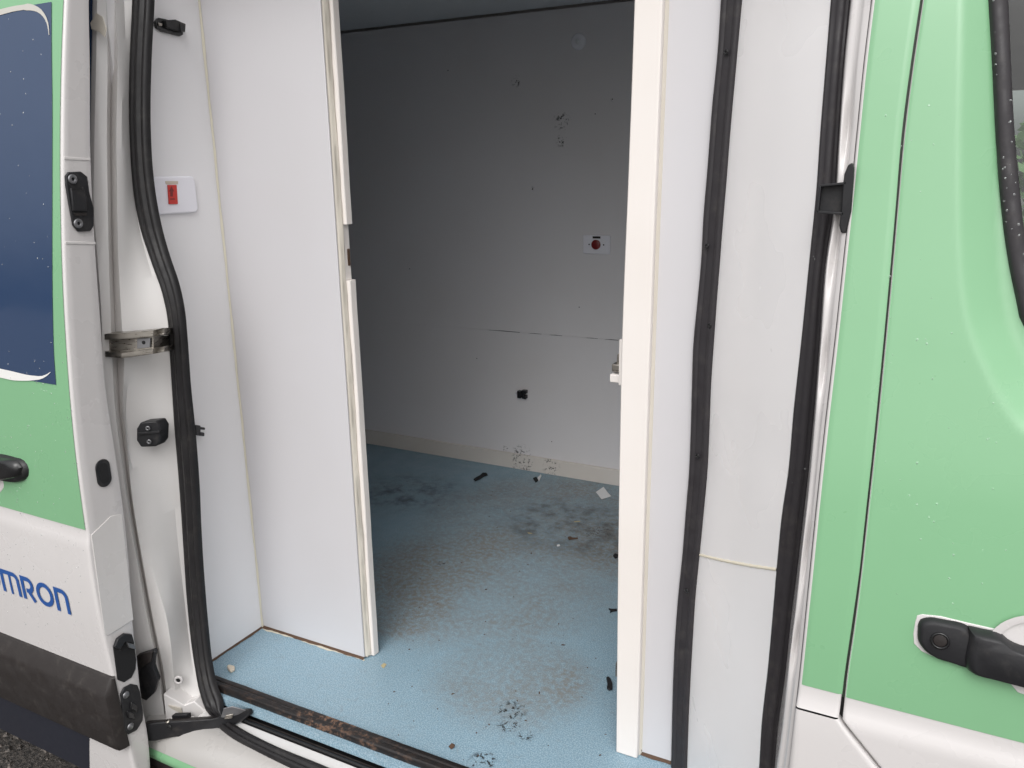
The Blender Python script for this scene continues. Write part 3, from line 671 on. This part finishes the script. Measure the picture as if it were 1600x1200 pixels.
# --- sill: rail, ledge, track
def lerpX(P, n): return resample(P, n)
ra = PZ(345, 1055, .618); rb_ = PZ(334, 1075, ZF)
yb, yf = ra[1], PZ(433, 1116, ZF)[1]
rail = empty('floor_rail', (-.9, 1.26, ZF)); rail.parent = van; rail.location = WORLD['floor_rail']-WORLD['van']
x0 = -1.528; rr = []
for x in np.linspace(x0, -.30, 60):
    j = jag(x, 21, .0006)
    rr.append([(x, yf+j*.5, ZF+.0006), (x, yf+.001+j*.5, ZF+.013), (x, yf+.004, ZF+.0165), (x, yf+.014, ZF+.0175+j*.3), (x, yf+.017, ZF+.0150), (x, yf+.021, ZF+.0175+j*.3), (x, yb-.004, ZF+.0165+j*.5), (x, yb+j, ZF+.006), (x, yb+.002, ZF+.0004)])
v, f_ = grid(rr); mk('rail_bar', v, f_+[tuple(range(9))], 'rail', rail, smooth=False, bevel=.0006, seg=1)
# track recess and ledge below the floor edge
box('track_channel', -1.56, -.2, 1.160, 1.262, ZF-.075, ZF-.055, 'dark', van)
ye = PZ(440, 1155, ZL)[1]
yl0, yl1 = PZ(467, 1183, ZL)[1], PZ(467, 1164, ZL)[1]
box('sill_ledge', -1.50, -.2, yl0-.002, yl1, ZL-.03, ZL+.001, 'jamb', van, bevel=.002)
yt0, yt1 = yl1+.001, PZ(440, 1134, ZL)[1]
box('track_lip', -1.50, -.2, yt0+.001, yt0+.006, ZL-.03, ZL+.008, 'wiring', van, bevel=.0015)
box('track_lip', -1.50, -.2, yt0+.010, yt0+.0125, ZL-.03, ZL+.006, 'rub', van)
# painted outer sill curving under the seal
ys = PZ(400, 1170, ZL)[1]
rr = []
for x in np.linspace(-1.62, -.1, 40):
    k = ss((x+1.62)/.12)
    rr.append([(x, ys+.02, ZL-.002), (x, ys-.004, ZL-.001), (x, ys-.016, ZL-.004), (x, ys-.030, ZL-.012), (x, ys-.045, ZL-.027), (x, ys-.056, ZL-.045), (x, ys-.060, ZL-.058)])
v, f_ = grid(rr, flip=True); mk('sill_skin', v, f_, paint('dirty_sill_paint', (.40, .385, .37), .8), van, smooth=True)
rr = [[(x, ys-.0602, ZL-.058), (x, ys-.064, ZL-.070), (x, ys-.064, ZL-.082), (x, ys-.060, ZL-.088)] for x in np.linspace(-1.62, -.1, 10)]
v, f_ = grid(rr, flip=True); mk('green_sill_stripe', v, f_, 'green', van, smooth=True)
box('lower_sill', -1.9, -.1, ys-.055, ys+.05, .22, ZL-.089, 'rub', van, bevel=.004)
rr = [[(x, ys-.072, ZL-.105), (x, ys-.078, ZL-.112), (x, ys-.074, ZL-.120)] for x in (-1.75, -.1)]
box('sill_edge_line', -1.7, -.1, ys-.066, ys-.055, ZL-.125, ZL-.119, 'rail', van)

# lower guide arm from door to track
arm = empty('door_arm', PZ(300, 1135, .55)); arm.parent = van; arm.location = WORLD['door_arm']-WORLD['van']
def arm_y(a): return 1.075+(a-228)*.00082
def AP(a, b, dy=0): return PY(a, b, arm_y(a)+dy)
prism('arm_beam', [AP(*q) for q in ((226, 1132), (252, 1129), (290, 1127), (330, 1124), (352, 1118), (360, 1122), (345, 1134), (320, 1146), (302, 1150), (270, 1152), (240, 1158), (228, 1158))], (.004, .012, -.002), 'plastic', arm, bevel=.002)
prism('arm_top', [AP(226, 1132, .004), AP(262, 1128, .004), AP(300, 1127, .004), AP(336, 1123, .004), AP(330, 1119, .03), AP(296, 1121, .03), AP(258, 1124, .03), AP(230, 1126, .03)], (0, 0, -.003), 'rub', arm)
prism('arm_roller', [AP(*q) for q in ((332, 1128), (350, 1112), (388, 1108), (391, 1116), (372, 1130), (340, 1140))], (.0, .012, -.004), 'plastic', arm, bevel=.003)
prism('arm_clip', [AP(*q, dy=-.002) for q in ((349, 1107), (362, 1104), (384, 1110), (372, 1117), (354, 1122), (345, 1121))], (.0, .003, 0), 'screw', arm, bevel=.0008)
prism('arm_clip', [AP(*q, dy=-.004) for q in ((352, 1118), (364, 1116), (362, 1123), (350, 1124))], (.0, .003, 0), 'metal', arm, bevel=.001)
prism('arm_block', [AP(*q, dy=.03) for q in ((268, 1118), (292, 1117), (294, 1129), (270, 1130))], (.0, .012, 0), 'plastic', arm, bevel=.001)
disc('arm_bolt', AP(265, 1136, -.001), (.2, -1, .2), .006, .002, 'wiring', arm, 14)
disc('arm_bolt', AP(262, 1127, .0), (.1, -.6, 1), .005, .002, 'metal', arm, 14)
prism('door_catch', [jm(a, b, .0) for a, b in ((215, 1024), (240, 1016), (243, 1020), (240, 1030), (239, 1042), (247, 1062), (240, 1084), (228, 1095), (218, 1090))], (-.004, .012, 0), 'plastic', van, bevel=.002)
prism('door_catch', [jm(a, b, -.004) for a, b in ((213, 1025), (238, 1018), (236, 1034), (216, 1048))], (-.004, .012, 0), 'rub', van, bevel=.002)

# --- body side behind the open door
rr = []
for z in np.linspace(.30, 2.45, 60):
    xr = cA(z)[0]-.012 if z > .47 else cA(.47)[0]-.012
    rr.append([np.array([x, DB(z)+.010, z]) for x in np.linspace(-4.3, xr, 12)])
v, f_ = grid(rr); mk('rear_side_skin', v, f_, 'navy', van, smooth=True, label='navy filmed body side hidden behind the open door')

# ================================================================== sliding door, slid open to the left
sdoor = empty('sliding_door', (-2.3, 1.05, .45)); sdoor.parent = van; sdoor.location = WORLD['sliding_door']-WORLD['van']; sdoor['label'] = 'white sliding door with green film, slid open to the left'
XD = -1.547; XL = -3.05
din = prof([(.36, 1.055), (.45, 1.062), (.566, 1.070), (.657, 1.068), (.805, 1.072), (.871, 1.074), (1.0, 1.085), (1.131, 1.091), (1.281, 1.091), (1.425, 1.091), (1.562, 1.101), (1.72, 1.113), (1.886, 1.130), (2.072, 1.158), (2.192, 1.175), (2.45, 1.23)])
def foot(z): return ss((.62-z)/.25)   # the front lower corner rounds away
def fe(z): return XD-.0-(.05*max(0, (.47-z)/.06)**2 if z < .47 else 0)
rr = []
for z in list(np.linspace(.425, .60, 24))+list(np.linspace(.61, 2.46, 160)):
    X = fe(z); cr = -.0035*ss((1.105-z)/.012)*ss((z-.72)/.2)
    row = [np.array([XL, D(z)+cr, z])]
    for x in np.linspace(XL+.1, X-.07, 16): row.append(np.array([x, D(z)+cr, z]))
    for dx, dy in ((-.03, 0), (-.012, 0), (-.007, .0003), (-.0035, .0012), (-.0012, .003), (0, .006)): row.append(np.array([X+dx, D(z)+cr+dy, z]))
    w_ = din(z)-D(z)
    for t in (.25, .5, .75): row.append(np.array([X, D(z)+w_*t, z]))
    row += [np.array([X, din(z)-.005, z]), np.array([X-.0015, din(z)-.001, z]), np.array([X-.006, din(z), z]), np.array([XL, din(z), z])]
    rr.append(row)
v, f_ = grid(rr); m_ = len(rr[0]); f_.append(tuple(range(m_))[::-1]); mk('door_shell', v, f_, 'white', sdoor, smooth=True).data.set_sharp_from_angle(angle=math.radians(35))
# bottom edge plinth (navy livery, with shade worked into its colour)
def patch(name, xl, xr, z0, z1, nz, nxx, off, material, zt=None):
    rr = []
    for z in np.linspace(z0, z1, nz):
        a, b = xl(z), xr(z); rr.append([np.array([x, D(z)-off-.0035*ss((1.105-z)/.012)*ss((z-.72)/.2), z]) for x in np.linspace(a, b, nxx)])
    v, f_ = grid(rr); return mk(name, v, f_, material, sdoor, smooth=True)
def DP(a, b, off=0.): return PS(a, b, D, -off)
patch('lower_film', lambda z: XL, lambda z: DP(140, 1165)[0]-(z-.52)*-.35, .4255, .56, 12, 6, .001, 'shadow_film')
def gx(z): return XD-.0065
zg = DP(137, 829)[2]
patch('green_film', lambda z: XL, gx, zg, 2.455, 120, 10, .001, 'green')
nb = [DP(*p) for p in ((82, 3), (82, 60), (83, 150), (83, 300), (83, 420), (84, 500), (86, 560), (89, 601))]
nbx = prof([(p[2], p[0]) for p in nb]); zn = nb[-1][2]; znt = nb[0][2]
patch('window_film', lambda z: XL, nbx, zn, znt, 80, 8, .0022, 'navy')
def stroke(name, P, W, off, material, par=sdoor):
    L, R = [], []
    P = [np.array(p) for p in P]
    for i, p in enumerate(P):
        t = P[min(i+1, len(P)-1)]-P[max(i-1, 0)]; t = t/np.linalg.norm(t[[0, 2]]); n_ = np.array([-t[2], 0, t[0]]); w_ = W[i]/2
        for lst, s_ in ((L, 1), (R, -1)):
            q = p+n_*w_*s_; q[1] = D(q[2])-off-.0035*ss((1.105-q[2])/.012)*ss((q[2]-.72)/.2); lst.append(q)
    v, f_ = grid([L, R]); return v, f_
P = resample([DP(*q) for q in ((-60, 570), (0, 582), (30, 588), (55, 590), (68, 589), (76, 585), (81, 581))], 24)
v, f_ = stroke('s', P, list(np.linspace(.020, .020, 14))+list(np.linspace(.019, .001, 10)), .0032, 'swoosh'); mk('film_outline', v, f_, 'swoosh', sdoor)
P = resample([DP(*q) for q in ((-60, 34), (0, 20), (30, 13), (52, 12), (64, 17), (72, 26), (77, 38), (79, 55))], 30)
v, f_ = stroke('s', P, list(np.linspace(.014, .010, 20))+list(np.linspace(.013, .002, 10)), .0032, 'swoosh'); mk('film_outline', v, f_, mat('beige_vinyl', (.50, .48, .44), .4), sdoor)
# lettering
lb, lt = DP(112, 958)[2], None
hN = DP(95, 955)[2]; topN = DP(87, 913)[2]
Hh = .0605; base_z = DP(112.5, 958.5)[2]; xr_ = DP(113, 950)[0]
LV, LF = [], []
def put(P, W, off):
    v, f_ = stroke('', P, W, off, None); k = len(LV); LV.extend(v); LF.extend([tuple(k+i for i in q) for q in f_])
def arc(cx, cy, rx, ry, a0, a1, n=14): return [(cx+rx*math.cos(math.radians(a)), cy+ry*math.sin(math.radians(a))) for a in np.linspace(a0, a1, n)]
SW = .185
glyph = {
 'O': (1.02, [arc(.5, .5, .41, .41, 0, 360, 40)]),
 'M': (1.20, [[(.09, 0), (.09, .5), (.09, .985)], [(.0, .91), (.45, .91)]+arc(.82, .66, .27, .25, 90, 0)+[(1.09, .4), (1.09, 0)], [(.59, .90), (.59, .4), (.59, 0)]]),
 'R': (.82, [[(.09, 0), (.09, .5), (.09, .985)], [(.0, .91), (.3, .91)]+arc(.42, .66, .25, .25, 90, -90)+[(.28, .41)], [(.36, .46), (.55, .22), (.72, 0)]]),
 'N': (.80, [[(.09, 0), (.09, .5), (.09, .985)], [(.0, .91), (.3, .91)]+arc(.42, .62, .28, .29, 90, 0)+[(.70, .3), (.70, 0)]])}
tot = sum(glyph[c][0]+.10 for c in 'OMRON')-.10
ux = xr_-tot*Hh+.0; k = 0
for ch in 'OMRON':
    wd, strokes = glyph[ch]
    for s_ in strokes:
        pts = [(ux+a*Hh, 1.0, base_z+b*Hh) for a, b in s_]
        sw = SW if not (ch == 'M' and s_[0][0] == .59) else .13
        put(pts, [sw*Hh]*len(pts), .0012+.00008*k); k += 1
    ux += (wd+.10)*Hh
mk('lettering', LV, LF, 'letter', sdoor, label='blue OMRON lettering')
# rub strip
zt, zb_ = PY(175, 1066, .992)[2], PY(193, 1184, .985)[2]; xe = PY(176, 1130, .985)[0]
sec = [(.004, zt+.002), (-.006, zt), (-.026, zt-.032), (-.029, zt-.042), (-.027, zb_+.012), (-.022, zb_), (.004, zb_-.001)]
rr = []
for x, k in [(XL, 1), (xe-.018, 1), (xe-.008, .93), (xe-.002, .55), (xe, .12)]:
    zc = (zt+zb_)/2
    rr.append([np.array([x, D(z)+o_*k, zc+(z-zc)*(1-.04*(1-k))]) for o_, z in sec])
v, f_ = grid(rr); f_.append(tuple(range(len(v)-7, len(v)))[::-1]); mk('rub_strip', v, f_, 'rub', sdoor, bevel=.0015)
# door handle at the frame edge
def DPp(pix, off): return [DP(a, b, off) for a, b in pix]
def puffD(name, pix, off, h, material, par, rim):
    P = np.array(resample(DPp(pix+[pix[0]], off), 41)[:-1]); c = P.mean(0); rr = []
    for t in (0, .3, .6, .85, 1): rr.append([c+(p-c)*(1-rim*(1-math.cos(t*math.pi/2)))+np.array([0, -h*math.sin(t*math.pi/2), 0]) for p in P])
    v, f_ = grid(rr, closed=True); f_.append(tuple(range(len(v)-40, len(v)))); o = mk(name, v, f_, material, par, smooth=True); o.data.set_sharp_from_angle(angle=math.radians(50)); return o
puffD('handle_base', [(-40, 716), (0, 709), (22, 714), (38, 720), (44, 728), (44, 745), (40, 749), (0, 749), (-40, 752)], .001, .013, 'plastic', sdoor, .22)
puffD('door_handle', [(-90, 705), (-20, 711), (8, 716), (28, 721), (34, 729), (34, 742), (28, 745), (-20, 746), (-90, 748)], .011, .016, 'wiring', sdoor, .2)
puffD('handle_cup', [(-40, 750), (-10, 752), (5, 752), (6, 758), (0, 770), (-8, 780), (-40, 790)], .001, .0012, 'white', sdoor, .1)
# fittings on the door's front edge
def EP(a, b, off=0.): return PX(a, b, XD+off)
ef = empty('edge_striker', EP(122, 314)); ef.parent = sdoor; ef.location = WORLD['edge_striker']-WORLD['sliding_door']
prism('striker_plate', [EP(a, b, .0004) for a, b in ((100, 275), (104, 269), (124, 268), (134, 276), (137, 300), (144, 325), (144, 353), (139, 361), (120, 362), (112, 352), (106, 320), (101, 290))], (.006, 0, 0), 'plastic', ef, bevel=.0018)
prism('striker_block', [EP(a, b, .006) for a, b in ((108, 294), (128, 292), (134, 310), (134, 330), (112, 330))], (.006, 0, 0), 'plastic', ef, bevel=.002)
prism('striker_slot', [EP(a, b, .0125) for a, b in ((111, 293), (127, 292), (128, 296), (112, 297))], (.001, 0, 0), 'dark', ef)
prism('striker_block', [EP(a, b, .006) for a, b in ((114, 333), (134, 332), (135, 337), (118, 338))], (.003, 0, 0), 'rub', ef, bevel=.001)
for a, b in ((113, 280), (122, 349)): disc('screw', EP(a, b, .0064), (1, 0, 0), .0095, .003, 'screw', ef, 20, ring=.0035); 
for a, b in ((113, 280), (122, 349)): disc('screw_centre', EP(a, b, .0064), (1, 0, 0), .0034, .0008, 'dark', ef, 6)
oc = EP(161, 739, .0004)
prism('edge_socket', rrect(oc, (0, 1, 0), (0, 0, 1), .034, .062, .0169, 8), (.003, 0, 0), 'plastic', sdoor, bevel=.001)
prism('socket_hole', rrect(oc+np.array([.0032, 0, 0]), (0, 1, 0), (0, 0, 1), .020, .046, .0099, 8), (.0006, 0, 0), 'dark', sdoor)
lh = [(176, 1010), (181, 997), (192, 989), (203, 990), (208, 1000), (212, 1030), (211, 1045), (205, 1058), (193, 1066), (183, 1062), (180, 1040)]
prism('latch_recess', [EP(a, b, .0004) for a, b in lh], (.0025, 0, 0), 'dark', sdoor, bevel=.0008)
prism('latch_guard', [EP(a, b, .003) for a, b in ((176, 1010), (181, 997), (192, 989), (203, 990), (207, 1004), (192, 1002), (184, 1014))], (.008, 0, 0), 'plastic', sdoor, bevel=.0015)
prism('latch_tooth', [EP(a, b, .003) for a, b in ((196, 1003), (208, 1006), (210, 1014), (199, 1011))], (.006, 0, 0), 'screw', sdoor, bevel=.001)
sp = [(187, 1084), (192, 1074), (203, 1068), (213, 1070), (217, 1080), (222, 1112), (221, 1125), (212, 1140), (199, 1147), (193, 1141), (190, 1115)]
lw = empty('lower_striker', EP(204, 1108)); lw.parent = sdoor; lw.location = WORLD['lower_striker']-WORLD['sliding_door']
prism('striker_plate', [EP(a, b, .0004) for a, b in sp], (.005, 0, 0), 'plastic', lw, bevel=.0015)
for a, b in ((197, 1086), (204, 1135)): disc('screw', EP(a, b, .0056), (1, 0, 0), .0085, .004, 'screw', lw, 18, dome=True)
for q in (((203, 1096), (212, 1100), (213, 1112), (202, 1108)), ((196, 1110), (206, 1112), (210, 1124), (199, 1122))): prism('striker_block', [EP(a, b, .005) for a, b in q], (.006, 0, 0), 'wiring', lw, bevel=.002)
# pressed pad and folds on the edge
pad = [(142, 836), (173, 806), (190, 803), (208, 968), (168, 993), (163, 990)]
prism('edge_pad', [EP(a, b, .0002) for a, b in pad], (.0014, 0, 0), 'white_edge', sdoor, bevel=.0009)
prism('edge_fold', [EP(a, b, .0002) for a, b in ((100, 245), (141, 247), (141, 251), (100, 249))], (.0012, 0, 0), 'white_edge', sdoor, bevel=.0008)
prism('edge_fold', [EP(a, b, .0002) for a, b in ((102, 377), (149, 378), (149, 382), (102, 381))], (.0012, 0, 0), 'white_edge', sdoor, bevel=.0008)
# torn tape at the top of the pillar
tp = [(141, 36), (150, 20), (160, 26), (166, 44), (164, 58), (155, 50), (143, 46)]
prism('torn_tape', [jm(a, b, .004) for a, b in tp], (0, .0015, 0), 'edge', van, bevel=.0005)

# ================================================================== fittings inside
# light switch plate on the bay side wall
sw = empty('light_switch', PX(272, 305, -1.606)); sw.parent = van; sw.location = WORLD['light_switch']-WORLD['van']
XW = -1.606
def WP(a, b, off=0.): return PX(a, b, XW+off)
def wplate(name, pix, off, th, material, par, bevel=.001): return prism(name, [WP(a, b, off) for a, b in pix], (th, 0, 0), material, par, bevel=bevel)
c0, c1, c2, c3 = WP(233, 277), WP(300, 276), WP(303, 333), WP(236, 333)
cc = WP(268, 305)
prism('switch_plate', rrect((XW+.0003, (WP(236, 300)[1]+WP(303, 300)[1])/2, cc[2]), (0, 1, 0), (0, 0, 1), WP(303, 300)[1]-WP(236, 300)[1], c1[2]-c2[2], .012), (.009, 0, 0), 'switch', sw, bevel=.004, seg=3)
wplate('switch_label', ((258, 283), (278, 283), (278, 288), (259, 288)), .0095, .0005, 'beige', sw, 0)
wplate('switch_rocker', ((261, 289), (275, 289), (277, 319), (263, 319)), .0095, .003, 'red', sw, .001)
wplate('arrow_mark', ((264, 299), (268, 291), (272, 299), (270, 299), (270, 307), (266, 307), (266, 299)), .0127, .0004, 'reddark', sw, 0)
wplate('arrow_mark', ((266, 310), (273, 310), (273, 312), (266, 312)), .0127, .0004, 'reddark', sw, 0)
# black door stay hook
hk = empty('holding_clip', WP(262, 42)); hk.parent = van; hk.location = WORLD['holding_clip']-WORLD['van']
wplate('clip_base', ((239, 34), (244, 28), (255, 30), (282, 38), (283, 55), (278, 57), (250, 50), (241, 44)), .0003, .008, 'wiring', hk, .002)
wplate('clip_arm', ((255, 32), (270, 31), (286, 38), (285, 51), (270, 48), (256, 43)), .0083, .010, 'plastic', hk, .002)
wplate('clip_tip', ((280, 37), (287, 40), (287, 49), (281, 50)), .018, .004, 'wiring', hk, .001)
wplate('clip_screw', ((246, 35), (253, 37), (252, 41), (247, 40)), .0085, .003, 'metal', hk, .001)
# red button plate on the far wall
YW = 2.9795
cb = PY(933, 382, YW); wp_ = PY(954, 382, YW)[0]-PY(912, 382, YW)[0]; hp = PY(933, 368, YW)[2]-PY(933, 397, YW)[2]
bt = empty('call_button', cb); bt.parent = van; bt.location = WORLD['call_button']-WORLD['van']
prism('button_plate', rrect(cb, (1, 0, .0), (0, 0, 1), wp_, hp, .004), (0, -.008, 0), M['switch'], bt, bevel=.002)
disc('red_button', cb+np.array([-.001, -.008, 0]), (0, -1, 0), .0185, .006, 'reddark', bt, 28)
for s_ in (-1, 1): disc('plate_screw', cb+np.array([s_*.030, -.008, 0]), (0, -1, 0), .003, .0008, 'dark', bt, 10)
pl_ = PY(932, 371, YW-.009); box('button_label', pl_[0]-.016, pl_[0]+.016, YW-.0089, YW-.0081, pl_[2]-.004, pl_[2]+.004, 'rub', bt)
# clothes hook / socket with dark fitting
hk2 = empty('wall_hook', PY(813, 617, YW)); hk2.parent = van; hk2.location = WORLD['wall_hook']-WORLD['van']
disc('hook_ring', PY(811, 616, YW), (0, -1, 0), .0165, .006, 'switch', hk2, 24, ring=.012)
for q in ((809, 610, 815, 622), (816, 609, 823, 615), (817, 617, 823, 623), (812, 613, 820, 618)):
    a, b = PY(q[0], q[1], YW-.012), PY(q[2], q[3], YW-.012); box('hook_piece', a[0], b[0], YW-.02-.004*random.random(), YW-.001, b[2], a[2], 'wiring', hk2, bevel=.002)
for a, b in ((957, 155), (832, 296), (862, 690), (905, 480), (700, 110), (640, 420), (930, 178), (745, 560)):
    disc('fixing_hole', PY(a, b, YW), (0, -1, 0), .0022, .0005, 'dark', van, 8)
# clear suction cup
sc = PY(904, 65, YW); o = disc('suction_cup', sc, (0, -1, 0), .030, .010, mat('clear_rubber', (.80, .80, .84), .25), van, 28, dome=True); disc('suction_nub', sc+np.array([0, -.009, 0]), (0, -1, 0), .008, .008, M['ceil'], van, 14)
# ceiling: nothing else shows

# ================================================================== litter on the floor
def flat(name, pix, z, th, material, label, cat, bevel=0, lift=None, group=None):
    P = [PZ(a, b, z) for a, b in pix]
    if lift: P = [p+np.array([0, 0, l]) for p, l in zip(P, lift)]
    o = prism(name, P, (0, 0, th), material, None, bevel=bevel); tag(o, label, cat, group); return o
flat('paper_scrap', ((931, 769), (943, 763), (949, 770), (955, 776), (940, 781)), ZF+.001, .0008, 'paper', 'creased white paper scrap on the floor beside the jamb', 'paper', lift=(0, .006, .003, .001, .002))
flat('black_scrap', ((740, 750), (744, 747), (750, 744), (754, 740), (760, 740), (762, 743), (756, 745), (750, 749), (743, 752)), ZF+.001, .005, 'dark', 'twisted black plastic scrap on the floor near the skirting, left of the small white chip', 'scrap', bevel=.001)
flat('plastic_chip', ((833, 748), (838, 746), (841, 751), (837, 754)), ZF+.001, .004, 'dark', 'tiny black and white chip under the middle of the skirting', 'scrap')
flat('white_chip', ((840, 747), (845, 742), (846, 744), (842, 753)), ZF+.001, .003, 'paper', 'tiny white chip touching the black one below the skirting', 'scrap')
flat('black_lump', ((947, 1061), (950, 1059), (954, 1062), (957, 1070), (957, 1079), (951, 1080), (948, 1077), (949, 1070)), ZF+.001, .006, 'wiring', 'shiny black rubber lump on the floor by the foot of the cream jamb', 'scrap', bevel=.002)
flat('brown_leaf', ((701, 1167), (706, 1164), (711, 1165), (710, 1169), (705, 1171)), ZF+.001, .0015, 'leaf', 'small dry brown leaf on the blue floor near the rail', 'leaf', lift=(0, .004, .001, .003, 0))
flat('twig', ((887, 840), (891, 839), (894, 841), (903, 841), (903, 842), (894, 843), (889, 844)), ZF+.001, .003, 'leaf', 'dark red twig piece lying alone on the stained floor', 'twig')
flat('plant_bit', ((958, 869), (961, 866), (966, 868), (966, 871), (961, 873)), ZF+.001, .004, 'dark', 'black curled bit at the jamb edge, higher of the two', 'debris')
flat('plant_bit', ((951, 952), (956, 953), (964, 953), (964, 955), (957, 956), (953, 958), (954, 955)), ZF+.001, .004, 'dark', 'black claw shaped bit at the jamb edge, lower of the two', 'debris')
flat('crumb', ((355, 1044), (358, 1042), (362, 1043), (367, 1044), (367, 1049), (361, 1052), (357, 1049)), ZF+.001, .008, 'stone', 'cream foam crumb on the floor beside the black seal', 'crumb', bevel=.002)
flat('straw', ((897, 815), (906, 814), (907, 815), (898, 816)), ZF+.001, .001, 'straw', 'pale yellow straw at the back of the stained floor', 'straw')
flat('straw', ((824, 832), (830, 833), (832, 834), (826, 834)), ZF+.001, .001, 'straw', 'short pale straw left of the dark red twig', 'straw')
flat('white_fleck', ((870, 852), (874, 851), (875, 853), (871, 854)), ZF+.001, .002, 'paper', 'tiny white fleck just left below the dark red twig', 'fleck')
flat('dry_petal', ((595, 1040), (600, 1036), (604, 1038), (600, 1044), (597, 1043)), ZF+.0008, .0006, 'straw', 'flattened yellow petal on the floor below the partition end', 'petal')
gvv, gff = [], []
for i in range(90):
    a, b = rng.uniform(600, 955), rng.uniform(740, 1190)
    p = PZ(a, b, ZF+.0012); s = rng.uniform(.0005, .0018)*(1.5 if rng.random() < .15 else 1); k = len(gvv); an = rng.uniform(0, 3.1); el = rng.uniform(1, 3)
    for q in ((-1, -1), (1, -.7), (.8, 1), (-.9, .8)):
        gvv.append((p[0]+(q[0]*el*math.cos(an)-q[1]*math.sin(an))*s, p[1]+(q[0]*el*math.sin(an)+q[1]*math.cos(an))*s, ZF+.0006))
    for q in ((-.4, -.4), (.4, -.3), (.3, .4), (-.4, .3)): gvv.append((p[0]+q[0]*el*s, p[1]+q[1]*s, ZF+.0006+s*.8))
    gff += [tuple(k+j for j in ff) for ff in BOXF]
o = mk('grit', gvv, gff, 'leaf'); tag(o, 'dark grit and fine crumbs strewn over the blue vinyl floor', 'grit', kind='stuff')

# raindrops on the outer panels
dv_, df_ = [], []
def drop(c, nrm, r_):
    n_ = np.array(nrm, float); n_ /= np.linalg.norm(n_); u = np.cross(n_, (0, 0, 1)); u /= np.linalg.norm(u); w2 = np.cross(u, n_); k = len(dv_)
    el = rng.uniform(.8, 1.4)
    for rr_, h in ((1, 0), (.75, .28), (.35, .42)):
        for t in range(8): dv_.append(c+(u*math.cos(t*.785)+w2*math.sin(t*.785)*el)*r_*rr_+n_*r_*h)
    dv_.append(c+n_*r_*.46)
    for a in range(2):
        for t in range(8): df_.append((k+a*8+t, k+a*8+(t+1) % 8, k+(a+1)*8+(t+1) % 8, k+(a+1)*8+t))
    for t in range(8): df_.append((k+16+t, k+16+(t+1) % 8, k+24))
for i in range(560):
    a, b = rng.uniform(-10, 132), rng.uniform(20, 980)
    if rng.random() > (.16 if b < 560 else 1): continue
    lim = np.interp(b, [0, 300, 560, 829, 1000], [98, 96, 106, 135, 163])
    if a > lim-3: continue
    p = DP(a, b, .0036 if b < 600 else (.0014 if b < 829 else .0038)); drop(p, (0, -1, .1), rng.uniform(.0005, .0016))
for i in range(60):
    a, b = rng.uniform(1380, 1600), rng.uniform(140, 950); p = PS(a, b, S)
    if sd(crs, p[0], p[2]) > -.01: continue
    drop(np.array([p[0], S(p[2])-.0012, p[2]]), (0, -1, .1), rng.uniform(.0007, .0016))
for i in range(120):
    j = rng.integers(8, 60); u = rng.uniform(.15, .85); q = fL[j]*(1-u)+fR[j]*u
    drop(np.array([q[0], S(q[1])+rec(q[0], q[1])-.0105, q[1]]), (0, -1, .1), rng.uniform(.0007, .0018))
for j in range(6):
    zz = rng.uniform(.9, 2.3); u = rng.uniform(.2, .8); q = oL(zz)*(1-u)+oR(zz)*u; drop(q+np.array([0, -.0105, 0]), (0, -1, 0), rng.uniform(.0006, .0014))
o = mk('raindrops', dv_, df_, 'water', smooth=True); tag(o, 'tiny raindrops beaded on the painted doors and rubber trims', 'raindrops', kind='stuff')

# hedge beyond the van, glimpsed through the cab
hv, hf_ = [], []
for i in range(9000):
    c = np.array([rng.uniform(.5, 9), rng.uniform(8.5, 9.6), rng.uniform(.1, 2.3)]); a = rng.normal(size=3); a /= np.linalg.norm(a); b = np.cross(a, rng.normal(size=3)); b /= np.linalg.norm(b); k = len(hv)
    hv += [c-a*.07, c+b*.035, c+a*.07, c-b*.035]; hf_.append((k, k+1, k+2, k+3))
o = mk('hedge', hv, hf_, 'hedge'); tag(o, 'green leafy hedge glimpsed through the cab window', 'hedge', kind='stuff')
